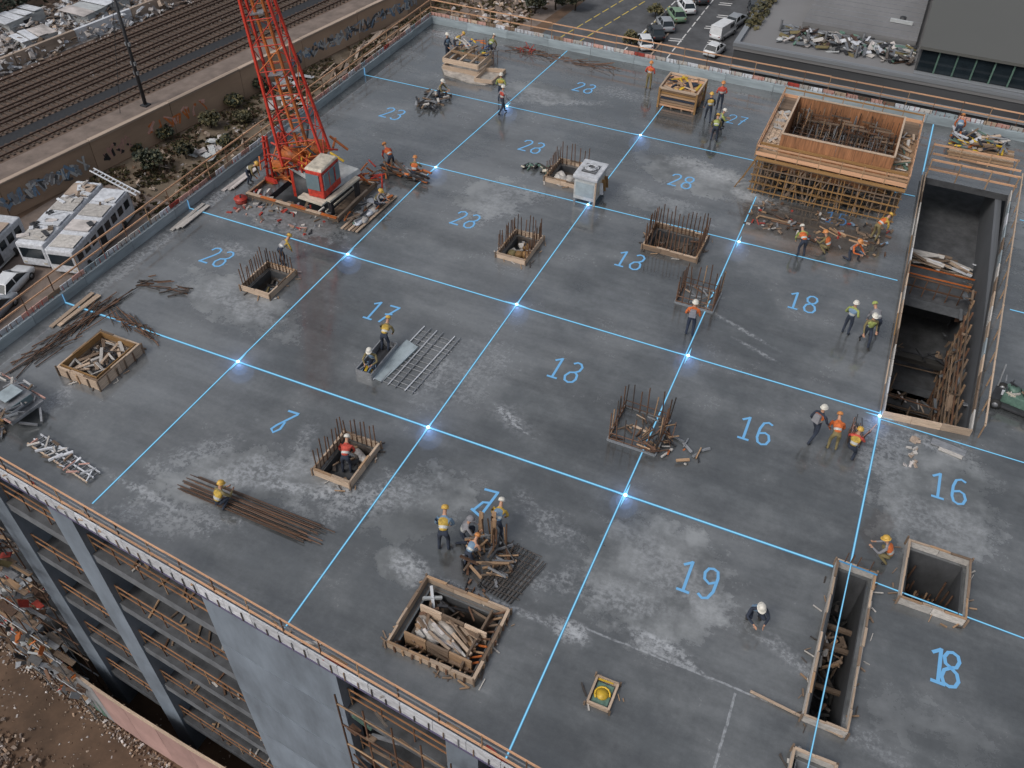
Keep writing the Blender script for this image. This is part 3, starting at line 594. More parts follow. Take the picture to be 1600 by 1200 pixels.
def plate(name, z, th, hs, m, inset=0.):
    outer = [(XL, fy(XL) + inset), (XR, fy(XR) + inset), (XR, YB), (XL, YB)]
    vs = [Vector(p) for p in outer]; es = [(0, 1), (1, 2), (2, 3), (3, 0)]
    for h in hs:
        k = len(vs); vs += [Vector(p) for p in h]; es += [(k + i, k + (i + 1) % len(h)) for i in range(len(h))]
    r_ = delaunay_2d_cdt(vs, es, [], 0, 1e-5); V, F = r_[0], r_[2]
    F = [f for f in F if not any(inside(sum((V[i] for i in f), Vector((0, 0))) / len(f), h) for h in hs)]
    mb = MB(); mb.add([(v.x, v.y, z) for v in V], F, 0); mb.add([(v.x, v.y, z - th) for v in V], [tuple(reversed(f)) for f in F], 1)
    for loop, flip in [(outer, False)] + [(h, True) for h in hs]:
        n = len(loop)
        for i in range(n):
            a, b_ = loop[i], loop[(i + 1) % n]
            q = [(a[0], a[1], z), (b_[0], b_[1], z), (b_[0], b_[1], z - th), (a[0], a[1], z - th)]
            mb.add(q, [(0, 1, 2, 3) if flip else (3, 2, 1, 0)], 1)
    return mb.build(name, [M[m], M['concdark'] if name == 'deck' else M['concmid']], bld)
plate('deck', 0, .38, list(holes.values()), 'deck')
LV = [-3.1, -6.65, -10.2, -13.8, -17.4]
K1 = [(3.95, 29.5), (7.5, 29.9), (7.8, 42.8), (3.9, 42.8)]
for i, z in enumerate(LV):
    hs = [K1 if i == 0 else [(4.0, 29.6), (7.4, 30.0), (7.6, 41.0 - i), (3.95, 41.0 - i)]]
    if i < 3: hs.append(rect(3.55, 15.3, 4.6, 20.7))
    plate('floor_slab', z, .55, hs, 'concdark', .12 + .01 * i)  # shade of the floors below painted in with the dark concrete
LVt = [-.38] + [z - .55 for z in LV]; LVb = LV + [GZ]
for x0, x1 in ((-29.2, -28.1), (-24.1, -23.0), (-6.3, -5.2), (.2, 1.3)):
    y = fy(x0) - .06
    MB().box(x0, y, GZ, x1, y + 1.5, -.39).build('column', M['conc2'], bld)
for xc in (-20, -9, -1, 9):
    for yc in (20.4, 29.2, 38.6, 47.2):
        block('column', 'conc', xc, yc, GZ, xc + .8, yc + .8, -.39, bld)
wv = [(-16.3, fy(-16.3) - .05), (-10.5, fy(-10.5) - .05), (-10.5, fy(-10.5) + .6), (-16.3, fy(-16.3) + .6)]
for z0, z1 in ((-3.6, -.39), (-7.2, -3.63), (-10.8, -7.23), (-14.4, -10.83), (GZ, -14.43)):
    MB().add([(x, y, z0) for x, y in wv] + [(x, y, z1) for x, y in wv], [(0, 3, 2, 1), (4, 5, 6, 7), (0, 1, 5, 4), (1, 2, 6, 5), (2, 3, 7, 6), (3, 0, 4, 7)]).build('shear_wall', M['conc2'], bld)
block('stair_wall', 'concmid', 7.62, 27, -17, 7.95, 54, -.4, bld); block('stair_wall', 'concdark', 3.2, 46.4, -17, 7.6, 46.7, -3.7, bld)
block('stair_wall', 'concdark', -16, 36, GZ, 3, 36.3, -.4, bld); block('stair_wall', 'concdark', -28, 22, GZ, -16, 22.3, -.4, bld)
for i in range(14):   # cast kerb sections round the deck, left and back
    y0 = 12.6 + i * 3.2; block('parapet', 'kerb', -32.15, y0 + .01, 0, -31.82, min(y0 + 3.19, 57.1), .5, bld)
for i in range(15): x0 = -32.15 + i * 3.2; block('parapet', 'kerb', x0 + .01, 57.12, 0, x0 + 3.19, 57.5, .5, bld)

# guardrails
def guard(name, label, pts, rails, post_z, step, toe=None, group='timber guardrails', railm='railwood', off=0.):
    a, b_ = Vector(pts[0]), Vector(pts[1]); d = b_ - a; L_ = d.length; u = d / L_
    t = thing(name, label, 'guardrail', a, 0, group)
    seg = 4.8; n = math.ceil(L_ / seg)
    for z, m_, s_ in rails:
        for i in range(n):
            j0, j1 = rnd.uniform(-.02, .02), rnd.uniform(-.02, .02)
            piece('rail', m_ or railm, u * (i * seg - .06) + Vector((0, 0, z + j0)), u * min((i + 1) * seg, L_) + Vector((0, 0, z + j1)), s_ * .5, s_, t)
    k = int(L_ / step); 
    for i in range(k + 1):
        p = u * min(i * step, L_); piece('post', 'rebar' if i % 3 else 'timber', p + Vector((0, 0, post_z[0])), p + Vector((U(-.02, .02), U(-.02, .02), post_z[1])), .035, .04, t)
    if toe:
        n2 = int(L_ / .75)
        for i in range(n2):
            q0 = u * (i * L_ / n2 + .02); q1 = u * ((i + 1) * L_ / n2 - .02)
            piece('toe_board', rnd.choice(toe), q0 + Vector((0, 0, post_z[0] + .12 + U(-.01, .02))), q1 + Vector((0, 0, post_z[0] + .12)), .04, .22, t)
    return t
TOE = ['white', 'pinkb', 'pinkb', 'bag', 'redb', 'timpale', 'white', 'pinkb', 'bag', 'timdirty', 'white', 'pinkb', 'white', 'bag', 'kerb', 'pinkb']
lg = guard('guardrail', 'timber guardrail with red and white toe boards along the left deck edge', ((-32.02, 12.6, 0), (-32.02, 57.3, 0)), [(1.6, None, .075), (1.1, None, .075)], (.5, 1.64), 1.6, TOE)
bg_ = guard('guardrail', 'timber guardrail with red and white toe boards along the far deck edge', ((-32.0, 57.36, 0), (16, 57.36, 0)), [(1.6, None, .075), (1.1, None, .075)], (.5, 1.64), 1.6, TOE)
for g_, u in ((lg, Vector((0, 1, 0))), (bg_, Vector((1, 0, 0)))):
    for i in range(150):
        p = u * (i * .3 + U(-.05, .05)) + Vector((.1 * u.y, -.1 * u.x, .5)); rod('starter_bar', rnd.choice(['redb', 'rebar', 'rebar']), p, p + Vector((U(-.03, .03), U(-.03, .03), U(.12, .34))), .016, g_)
fa, fb = Vector((-31.9, fy(-31.9) + .02, 0)), Vector((16, fy(16) + .02, 0)); fu = (fb - fa).normalized()
fg = guard('guardrail', 'triple railed guardrail over the white edge boards along the near deck edge', (fa, fb), [(1.12, 'railwood', .08), (.76, 'steel', .06), (.4, 'railwood', .09), (.0, 'timber', .08)], (-.42, 1.14), 1.5, None)
n_ = 40; L_ = (fb - fa).length
for i in range(n_):
    piece('edge_board', 'white', fu * (i * L_ / n_ + .01) + Vector((0, -.045, -.1)), fu * ((i + 1) * L_ / n_ - .01) + Vector((0, -.045, -.1)), .05, .6, fg)
for i in range(90): p = fu * (i * L_ / 90) + Vector((0, -.1, 0)); piece('stud', rnd.choice(['bardark', 'steel', 'timdirty']), p + Vector((0, 0, -.40)), p + Vector((0, 0, U(-.1, .12))), .03, .03, fg)
piece('bottom_rail', 'purple', Vector((0, -.06, -.44)), fu * L_ + Vector((0, -.06, -.44)), .08, .07, fg)
for i in range(26): 
    q = U(0, L_); p = fu * q + Vector((0, U(-.1, .3), .06)); d = Vector((U(-.5, .5), U(-.2, .2), U(-.02, .1))); piece('offcut', rnd.choice(['timpale', 'timber', 'bag', 'redb']), p - d, p + d, U(.04, .12), .05, fg)
lab3 = ['just under the deck', 'on the second floor down', 'on the third floor down', 'on the fourth floor down', 'on the lowest floor']
for i, z in enumerate(LV):
    for x0, x1, w_ in ((-28.1, -24.15, 'left bay'), (-22.95, -16.35, 'wide bay'), (-10.4, -6.35, 'bay beside the blank wall'), (-5.1, .1, 'bay at the bottom edge')):
        a = Vector((x0, fy(x0) + .3, z)); b_ = Vector((x1, fy(x1) + .3, z))
        guard('floor_guardrail', 'orange twin rails across the %s %s' % (w_, lab3[i]), (a, b_), [(1.1, 'railold', .07), (.6, 'railold', .07)], (0, 1.12), 1.3, None, 'guardrails across the open floors')
    r_ = random.Random(i + 40)
    for j in range(7):
        x = r_.uniform(-22, -16.8); s_ = r_.uniform(.1, .3)
        piece('offcut', r_.choice(['timdirty', 'timber', 'bag', 'rebar']), (x, fy(x) + r_.uniform(.2, .8), z + .04), (x + r_.uniform(-.5, .5), fy(x) + r_.uniform(.3, 1.6), z + .05), .08, .06, bld)
# facade scaffold at the lower right opening
sc = thing('facade_scaffold', 'rusty scaffold hanging with debris nets right of the blank wall', 'scaffold', (-10.3, 0, 0))
r_ = random.Random(21)
for i in range(9):
    x = i * 1.1; y = fy(x - 10.3) - .5; rod('standard', 'rebar', (x, y, -16), (x + .02, y, -.8), .035, sc)
for j in range(9):
    z = -1.4 - j * 1.5; rod('ledger', 'rebar' if j % 2 else 'timber', (0, fy(-10.3) - .5, z), (9, fy(-1.3) - .5, z), .035, sc)
for j in range(110):
    x = r_.uniform(0, 8.5); z = -r_.uniform(1.2, 14); a = r_.uniform(-.6, .6); y = fy(x - 10.3) + r_.uniform(-.6, .1)
    piece('brace', r_.choice(['timdirty', 'rebar', 'plydark', 'green', 'steel', 'timdirty']), (x, y, z), (x + math.cos(a) * r_.uniform(.3, 1.4), y + r_.uniform(-.2, .2), z + math.sin(a)), r_.uniform(.04, .3), .05, sc)

sc2 = thing('facade_scaffold', 'cluttered loaded scaffold climbing the left end of the open facade', 'scaffold', (-33.6, 0, 0))
r_ = random.Random(23)
for i in range(5):
    for yy in (-1.5, -.35): x = i * 1.15; rod('standard', r_.choice(['steel', 'rebar']), (x, fy(x - 33.6) + yy, GZ), (x, fy(x - 33.6) + yy, -1.0), .035, sc2)
for j in range(12):
    z = -1.6 - j * 1.6
    for yy in (-1.5, -.35): rod('ledger', r_.choice(['steel', 'rebar', 'timdirty']), (-.4, fy(-33.6) + yy, z), (5.0, fy(-28.6) + yy, z), .035, sc2)
    for i in range(8): x = r_.uniform(-.3, 3.6); y = fy(x - 33.6) - r_.uniform(.4, 1.45); piece('platform_board', r_.choice(['timdirty', 'plydark', 'steel', 'timber', 'concmid']), (x, y, z + .06), (x + r_.uniform(.6, 1.6), y - .1, z + .07), r_.uniform(.15, .35), .05, sc2, r_.gauss(0, .1))
for j in range(270):
    x = r_.uniform(-.6, 4.4); z = -r_.uniform(1.2, 20.3); a = r_.uniform(0, 6.3); y = fy(x - 33.6) - r_.uniform(.1, 1.9); l_ = r_.uniform(.15, .6)
    piece('stored_scrap', r_.choice(['timdirty', 'rebar', 'plydark', 'steel', 'concmid', 'timber', 'greym', 'redb', 'dark', 'volive', 'conc', 'dark', 'orange', 'timdirty']), (x - math.cos(a) * l_, y, z), (x + math.cos(a) * l_, y + r_.uniform(-.4, .4), z + math.sin(a) * l_), r_.uniform(.08, .5), .06, sc2, r_.uniform(-.8, .8))

# ------------------------------------------------------------------ hoarding, dirt yard, material dump
hp = [(-34.5, 11.9), (-32.9, 11.65), (-31.2, 11.4), (-29.6, 11.2), (-28.0, 11.0), (-25.8, 10.8), (-23.6, 10.65), (-21.4, 10.5), (-19.2, 10.4), (-17.0, 10.1), (-14.8, 9.9)]
ho = thing('site_hoarding', 'grey then pink panelled site hoarding at the foot of the building', 'hoarding', (0, 0, GZ))
for i, ((x0, y0), (x1, y1)) in enumerate(zip(hp, hp[1:])):
    m_ = 'hoardg' if i < 4 else 'pink'
    o = piece('hoarding_panel', m_, (x0, y0, 2.1), (x1 - .02, y1, 2.1 + U(-.04, .04)), .08, 4.2, ho)
    if i == 2: o['label'] = 'dark green streaked panel'
    piece('top_rail', 'timpale', (x0, y0, 4.24), (x1, y1, 4.24), .14, .08, ho)
    piece('post', 'timdirty', (x0, y0 + .1, 0), (x0, y0 + .1, 4.2), .1, .1, ho)
piece('hoarding_panel', 'hoardg', (-34.5, 11.95, 2.1), (-33.2, 13.6, 2.1), .08, 4.2, ho); piece('top_rail', 'timpale', (-34.5, 11.95, 4.24), (-33.2, 13.6, 4.24), .14, .08, ho)
for k, (x, z, h) in enumerate([(-31.6, .2, 3.4), (-31.0, .2, 3.0), (-29.9, .1, 3.6), (-29.3, .1, 2.9), (-28.7, .1, 3.8)]): piece('stain_strip', 'green', (x, 11.9 - (x + 34.5) * .1385 - .07, z), (x + .35, 11.9 - (x + 34.15) * .1385 - .07, z + h), .3, .02, ho)
def hs_(r_):
    x = r_.uniform(-38, -16); y = 11.85 - (x + 34.5) * .12 - .15 - abs(r_.gauss(0, .3)) ; return x, y, r_.random() * .12
heap('hoarding_foot_rubble', 1700, hs_, GZ, .085, ['cope', 'pave', 'dirt', 'dirt', 'pave', 'dirt', 'rubble', 'wallb'], 'pale rubble scattered along the foot of the hoarding', 'rubble', .6, 6)
heap('yard_rubble', 600, lambda r_: (-33.2 + r_.gauss(0, 1.6), 6.6 + r_.gauss(0, .9), r_.random() * .25), GZ, .12, ['pave', 'pave', 'cope', 'wallb', 'dirt', 'dirt'], 'pale pinkish rubble patch at the bottom left corner of the yard', 'rubble', .6, 16)
heap('yard_stones', 1600, lambda r_: (r_.uniform(-44, -20), r_.uniform(3, 12.5), 0), GZ, .07, ['dirt', 'cope', 'rubble', 'timdirty'], 'small stones scattered over the brown dirt yard', 'stones', .6, 26)
def dump(r_):
    y = r_.uniform(12.6, 34); x = r_.uniform(-46 - (y - 13) * .25, -32.9) if r_.random() < .8 else r_.uniform(-40, -33); return x, y, r_.random() ** 1.5 * 2.2
heap('site_material_dump', 6500, dump, GZ, .26, ['conc', 'steel', 'timdirty', 'dark', 'redb', 'timber', 'plydark', 'bag', 'concmid', 'timdirty', 'concdark', 'volive', 'plydark', 'dark'], 'jumbled dump of timber, steel and red scrap beside the building', 'scrap', .45, 31)
r_ = random.Random(77)
descr = {'conc': 'grey concrete', 'steel': 'grey steel', 'timber': 'brown timber', 'redb': 'red painted', 'white': 'pale', 'plydark': 'dark plywood'}
t = thing('scrap_stack', 'loose scaffold boards and tubes sticking up from the scrap dump', 'scrap', (-38, 18, GZ))
for i in range(170):
    m_ = r_.choice(list(descr)); c = Vector((r_.uniform(-7, 5), r_.uniform(-5, 10), r_.uniform(.8, 2.8))); a = r_.uniform(0, 3.1); d = Vector((math.cos(a), math.sin(a), r_.uniform(-.7, .7))) * r_.uniform(.3, 1.1)
    piece('scrap_board', m_, c - d, c + d, r_.uniform(.08, .5), .07, t, r_.uniform(-.5, .5))

# ------------------------------------------------------------------ people
ZON = ['skin', 'shirt', 'trousers', 'boots']
def skin_mesh(name, verts, edges, radii, root=0, lv=1):
    me = bpy.data.meshes.new(name); me.from_pydata(verts, edges, []); o = bpy.data.objects.new(name, me); COL.objects.link(o)
    md = o.modifiers.new('s', 'SKIN'); md.use_smooth_shade = True; md.branch_smoothing = .6
    sk = me.skin_vertices[0].data
    for i, r_ in enumerate(radii): sk[i].radius = (r_, r_) if not isinstance(r_, tuple) else r_
    sk[root].use_root = True
    ms = o.modifiers.new('d', 'SUBSURF'); ms.levels = lv; ms.render_levels = lv
    dg = bpy.context.evaluated_depsgraph_get(); ev = o.evaluated_get(dg); out = bpy.data.meshes.new_from_object(ev)
    bpy.data.objects.remove(o, do_unlink=True); out.name = name; return out
def pose_joints(kind):
    J = {}
    def arm(s_, sh, el, wr): J['sh%d' % s_] = sh; J['el%d' % s_] = el; J['wr%d' % s_] = wr
    if kind == 'stand': lean, ph, k = .05, .96, [(.11, -.02, .52), (.12, .04, .09)]
    elif kind == 'walk': lean, ph, k = .12, .94, None
    elif kind == 'bend': lean, ph, k = 1.05, .88, [(.13, -.10, .48), (.14, .03, .09)]
    elif kind == 'crouch': lean, ph, k = .55, .42, [(.20, -.38, .46), (.16, -.02, .09)]
    elif kind == 'kneel': lean, ph, k = .45, .48, [(.15, -.30, .16), (.15, .12, .09)]
    J['pel'] = Vector((0, 0, ph)); ax = Vector((0, -math.sin(lean), math.cos(lean)))
    J['sp1'] = J['pel'] + ax * .2; J['sp2'] = J['pel'] + ax * .38; J['nk'] = J['pel'] + ax * .54
    hx = Vector((0, -math.sin(lean * .75), math.cos(lean * .75)))
    J['h0'] = J['nk'] + hx * .07; J['h1'] = J['nk'] + hx * .15; J['h2'] = J['nk'] + hx * .23; fwd = Vector((0, -math.cos(lean * .75), -math.sin(lean * .75)))
    J['no'] = J['h1'] + fwd * .12; J['_hx'] = hx; J['_f'] = fwd; J['_lean'] = lean
    for s_ in (0, 1):
        g = -1 if s_ == 0 else 1
        J['hp%d' % s_] = J['pel'] + Vector((g * .095, 0, -.05))
        if kind == 'walk': kn = Vector((g * .1, -.22 if s_ else .02, .52)); an = Vector((g * .1, -.28 if s_ else .32, .09 if s_ else .14))
        elif kind == 'kneel' and s_: kn = Vector((.16, -.42, .48)); an = Vector((.16, -.36, .09))
        elif kind == 'kneel': kn = Vector((-.15, -.22, .07)); an = Vector((-.15, .22, .07))
        else: kn = Vector((g * k[0][0], k[0][1], k[0][2])); an = Vector((g * k[1][0], k[1][1], k[1][2]))
        J['kn%d' % s_] = kn; J['an%d' % s_] = an; J['to%d' % s_] = an + Vector((g * .02, -.17, -.045)); 
        if an.z > .13: J['to%d' % s_] = an + Vector((0, -.14, -.1))
        sh = J['sp2'] + ax * .06 + Vector((g * .185, 0, 0))
        if kind == 'stand': arm(s_, sh, sh + Vector((g * .09, .03, -.28)), sh + Vector((g * .02, -.2, -.42)))
        elif kind == 'walk': arm(s_, sh, sh + Vector((g * .08, .12 * (1 if s_ else -.5), -.27)), sh + Vector((g * .08, -.05 - (0 if s_ else .2), -.5)))
        elif kind == 'bend': arm(s_, sh, sh + Vector((g * .08, -.03, -.28)), sh + Vector((g * -.02, -.12, -.50)))
        else: arm(s_, sh, sh + Vector((g * .1, -.14, -.24)), sh + Vector((g * -.04, -.36, -.26)))
    return J
_pose = {}
def pose(kind):
    if kind in _pose: return _pose[kind]
    J = pose_joints(kind); V = []; E_ = []; Rr = []; Z = []; idx = {}
    def add(n, r_, par=None): idx[n] = len(V); V.append(tuple(J[n])); Rr.append(r_); 
    def con(a, b_, z): E_.append((idx[a], idx[b_])); Z.append((J[a], J[b_], z))
    for n, r_ in (('pel', (.15, .12)), ('sp1', (.135, .105)), ('sp2', (.165, .115)), ('nk', .055), ('h0', (.07, .08)), ('h1', (.085, .1)), ('h2', (.075, .085)), ('no', .018)): add(n, r_)
    con('pel', 'sp1', 2); con('sp1', 'sp2', 1); con('sp2', 'nk', 1); con('nk', 'h0', 0); con('h0', 'h1', 0); con('h1', 'h2', 0); con('h1', 'no', 0)
    for s_ in (0, 1):
        g = -1 if s_ == 0 else 1
        for n, r_ in (('hp', .095), ('kn', .065), ('an', .045), ('to', .04), ('sh', .065), ('el', .047), ('wr', .03)): add(n + str(s_), r_)
        con('pel', 'hp%d' % s_, 2); con('hp%d' % s_, 'kn%d' % s_, 2); con('kn%d' % s_, 'an%d' % s_, 2); con('an%d' % s_, 'to%d' % s_, 3)
        con('sp2', 'sh%d' % s_, 1); con('sh%d' % s_, 'el%d' % s_, 1); con('el%d' % s_, 'wr%d' % s_, 1)
        d = (J['wr%d' % s_] - J['el%d' % s_]).normalized(); sd_ = d.cross(Vector((0, -1, 0))).normalized() if abs(d.y) < .9 else Vector((1, 0, 0)); up_ = sd_.cross(d).normalized()
        J['pm%d' % s_] = J['wr%d' % s_] + d * .07; add('pm%d' % s_, .03); con('wr%d' % s_, 'pm%d' % s_, 0)
        for q, (o_, l_) in enumerate(((-.03, .075), (-.01, .088), (.01, .082), (.03, .062))):
            a = 'f%d%d' % (s_, q); b_ = 'g%d%d' % (s_, q); J[a] = J['pm%d' % s_] + sd_ * o_ * 1.1 + d * .035; J[b_] = J[a] + d * l_ * .7 + up_ * .03
            add(a, .011); con('pm%d' % s_, a, 0); add(b_, .009); con(a, b_, 0)
        a = 't%d' % s_; b_ = 'u%d' % s_; J[a] = J['wr%d' % s_] + d * .04 + sd_ * -g * .045; J[b_] = J[a] + d * .05 + up_ * .02 + sd_ * -g * .015
        add(a, .012); con('pm%d' % s_, a, 0); add(b_, .010); con(a, b_, 0)
    body = skin_mesh('body_' + kind, V, E_, Rr)
    for z in range(4): body.materials.append(M['skin'])
    segs = Z
    for p in body.polygons:
        c = p.center; best = min(segs, key=lambda s_: seg_d(c, s_[0], s_[1])); p.material_index = best[2]
    # vest
    vn = ['pel', 'sp1', 'sp2', 'sh0', 'sh1']; vv = [tuple(J[n]) for n in vn]; vv[0] = tuple(J['pel'] + (J['sp1'] - J['pel']) * .15)
    vest = skin_mesh('vest_' + kind, vv, [(0, 1), (1, 2), (2, 3), (2, 4)], [(.175, .145), (.165, .135), (.185, .14), .09, .09])
    vest.materials.append(M['vorange']); vest.materials.append(M['reflect'])
    for p in vest.polygons:
        h = (p.center - J['pel']).dot((J['sp2'] - J['pel']).normalized()); p.material_index = 1 if .13 < h < .19 else 0
    q = frame(J['_hx']); # x axis along head up
    def hatmesh():
        mb = MB(); rings = [(.03, .155, .125), (.032, .112, .112), (.09, .112, .108), (.13, .095, .09), (.155, .055, .05), (.162, .008, .008)]; vs = []; fs = []; n = 14
        sx = Vector((1, 0, 0)); f_ = J['_f']; u_ = J['_hx']; c = J['h1'] + u_ * .0
        for (z, a, b_) in rings:
            for k in range(n): th = 2 * math.pi * k / n; vs.append(c + u_ * (z + .012) + f_ * (a * math.cos(th) * 1.08 + (.02 if z < .031 else 0)) + sx * b_ * math.sin(th))
        for i in range(len(rings) - 1):
            for k in range(n): a = i * n + k; b2 = i * n + (k + 1) % n; fs.append((a, b2, b2 + n, a + n))
        fs.append(tuple(range((len(rings) - 1) * n, len(rings) * n))); mb.add(vs, fs, 0, True); return mb.mesh('hat_' + kind, M['hatw'])
    eyes = MB()
    for g in (-1, 1): eyes.obox(J['h1'] + J['_f'] * .098 + Vector((g * .034, 0, 0)) + J['_hx'] * .012, (.026, .012, .014), (J['_lean'] * .75, 0, 0))
    eyes.obox(J['h1'] + J['_f'] * .09 - J['_hx'] * .055, (.045, .012, .01), (J['_lean'] * .75, 0, 0))
    _pose[kind] = (J, body, vest, hatmesh(), eyes.mesh('eyes_' + kind, M['black'])); return _pose[kind]
def seg_d(c, a, b_):
    d = b_ - a; t = max(0, min(1, (c - a).dot(d) / max(d.length_squared, 1e-9))); return (c - a - d * t).length
def setm(o, ms):
    for i, m_ in enumerate(ms):
        o.material_slots[i].link = 'OBJECT'; o.material_slots[i].material = M[m_]
def person(x, y, rz, kind, hat, vest, shirt, trs, label, z=0., sc_=1.0, extra=None):
    J, b_, v_, h_, e_ = pose(kind)
    t = thing('person', label, 'person', (x, y, z), rz, 'construction workers'); t.scale = (sc_ * 1.12, sc_ * 1.1, sc_ * 1.06)
    o = link('body', b_, t); setm(o, ['skin', shirt, trs, 'black'])
    o = link('face', e_, t)
    if vest: o = link('safety_vest', v_, t); setm(o, [vest, 'reflect'])
    o = link('hard_hat', h_, t); setm(o, [hat])
    if extra == 'bag':
        c = (J['sp1'] + J['sp2']) / 2 + Vector((0, .17, .03)); MB().obox(c, (.28, .16, .34), (J['_lean'], 0, 0), 0, .8).build('backpack', M['vgrey'], t, bevel=.03)
    return t
D = math.radians
person(-9.39, 15.85, D(200), 'bend', 'haty', 'vyellow', 'vblue', 'navy', 'yellow vested worker bending over the wet deck beside the rebar pile', sc_=1.08)
person(-4.72, 30.95, D(185), 'stand', 'hatw', 'vorange', 'vorange', 'navy', 'orange jacketed worker with white hat at the column starter bars', extra='bag', sc_=1.05)
person(1.74, 34.1, D(160), 'stand', 'hatw', 'vblue', 'vlime', 'navy', 'worker in dark vest and white hat left of the pair by the shaft')
person(2.61, 33.7, D(20), 'walk', 'hatw', 'vlime', 'volive', 'navy', 'lime vested worker walking between two colleagues by the shaft')
person(2.95, 34.5, D(215), 'bend', 'vlime', 'vgrey', 'vgrey', 'navy', 'grey vested worker with lime hat closest to the long shaft')
person(1.55, 26.75, D(150), 'walk', 'hatw', 'vorange', 'navy', 'navy', 'striding worker in navy and orange carrying a grey backpack', extra='bag', sc_=1.05)
person(2.38, 26.6, D(190), 'bend', 'hato', 'vorange', 'vorange', 'volive', 'bending worker all in orange between two others near the marker light')
pr8 = person(3.08, 26.6, D(170), 'kneel', 'haty', 'vyellow', 'vred', 'navy', 'kneeling worker in yellow vest below a tangle of tie wire')
person(-1.29, 39.3, D(210), 'bend', 'hatw', 'vorange', 'vlime', 'navy', 'orange and lime vested worker bending on the light line below the big formwork')
person(-.1, 40.15, D(250), 'crouch', 'hato', 'vorange', 'volive', 'volive', 'orange vested worker crouching among scrap below the big formwork')
person(.95, 40.2, D(60), 'kneel', 'hato', 'vgrey', 'vorange', 'navy', 'worker in grey vest and orange sleeves kneeling beside scrap')
person(1.85, 42.4, D(140), 'bend', 'haty', 'vorange', 'vyellow', 'volive', 'orange and yellow worker bending at the corner of the damp patch')
person(1.25, 17.85, D(20), 'crouch', 'hatw', 'vblue', 'navy', 'navy', 'lone crouching worker with folded arms and pale cap on the open deck', sc_=1.1)
person(5.15, 22.0, D(260), 'crouch', 'haty', 'vorange', 'vgrey', 'volive', 'orange vested worker crouching left of the square opening')
person(-17.75, 13.95, D(170), 'crouch', 'haty', 'vyellow', 'volive', 'navy', 'yellow vested worker crouching in front of the long bar bundle')
person(-24.45, 27.55, D(160), 'bend', 'haty', 'vgrey', 'vyellow', 'navy', 'worker with yellow hat leaning over the back of a rebar opening')
person(-16.62, 24.15, D(190), 'bend', 'haty', 'vyellow', 'volive', 'navy', 'upper worker bending inside the narrow trench box', z=-.0)
person(-16.55, 23.1, D(10), 'kneel', 'hatw', 'vblue', 'volive', 'navy', 'lower blue vested worker kneeling inside the narrow trench box')
person(-14.65, 17.75, D(200), 'bend', 'hatw', 'vred', 'vred', 'navy', 'red jacketed worker bending inside the timber lined pit', z=-.45)
person(-7.9, 17.1, D(190), 'bend', 'hatw', 'vblue', 'vyellow', 'navy', 'worker with white hat bending behind the upright rebar')
person(-9.0, 16.5, D(120), 'kneel', 'vgrey', 'vgrey', 'vgrey', 'navy', 'grey clad worker kneeling at the left of the rebar pile')
person(-8.3, 15.6, D(170), 'bend', 'hato', 'vblue', 'skin', 'navy', 'small stooping worker at the near edge of the rebar pile', sc_=.85)
person(-22.0, 47.95, D(190), 'stand', 'hatw', 'vyellow', 'vlime', 'navy', 'yellow vested worker standing beside the farthest left marker light')
person(-21.25, 46.5, D(150), 'walk', 'hatw', 'vred', 'vgrey', 'navy', 'red vested worker just below the farthest left marker light')
person(-25.8, 46.7, D(90), 'kneel', 'hatw', 'vgrey', 'volive', 'navy', 'dark clad worker kneeling over the far wet scrap patch')
person(-9.35, 51.2, D(200), 'walk', 'haty', 'vyellow', 'navy', 'navy', 'yellow vested worker right of the stacked timber pallets')
person(-8.6, 50.5, D(120), 'kneel', 'hatw', 'vgrey', 'vlime', 'navy', 'grey vested worker kneeling right of the stacked timber pallets')
person(-8.35, 48.9, D(190), 'bend', 'haty', 'vlime', 'volive', 'navy', 'lime vested worker bending nearest the crossing below the pallets')
person(-9.1, 53.0, D(200), 'stand', 'hato', 'vred', 'vred', 'navy', 'red jacketed worker behind the pair by the pallets')
person(-14.05, 53.8, D(180), 'stand', 'hato', 'vorange', 'vred', 'volive', 'lone orange worker left of the pallets near the far parapet')
person(-28.0, 53.2, D(120), 'bend', 'haty', 'vyellow', 'volive', 'navy', 'yellow vested worker behind the far left timber frame')
person(-27.9, 52.0, D(80), 'stand', 'hatw', 'vblue', 'navy', 'navy', 'blue vested worker at the corner of the far left frame')
person(-25.4, 53.5, D(180), 'bend', 'hatw', 'vlime', 'volive', 'navy', 'lime vested worker at the back of the far left frame')
person(-30.4, 33.0, D(100), 'bend', 'haty', 'volive', 'volive', 'navy', 'olive clad worker at the left of the crane base')
person(-24.0, 37.6, D(240), 'bend', 'hato', 'vorange', 'vred', 'navy', 'orange worker on the red steel behind the crane cab')
person(-22.4, 37.3, D(190), 'kneel', 'hato', 'vorange', 'volive', 'navy', 'kneeling orange worker right of the crane beside the rail pile')
person(-22.9, 33.9, D(100), 'crouch', 'haty', 'volive', 'vgrey', 'navy', 'crouching worker by white bags right of the crane pit')
person(4.9, 55.4, D(180), 'bend', 'hato', 'vblue', 'vorange', 'navy', 'blue and orange worker bending over the far right scrap pile')
person(9.6, 32.3, D(200), 'bend', 'hatw', 'vorange', 'vorange', 'navy', 'orange worker cut by the right edge leaning on the engine cart')

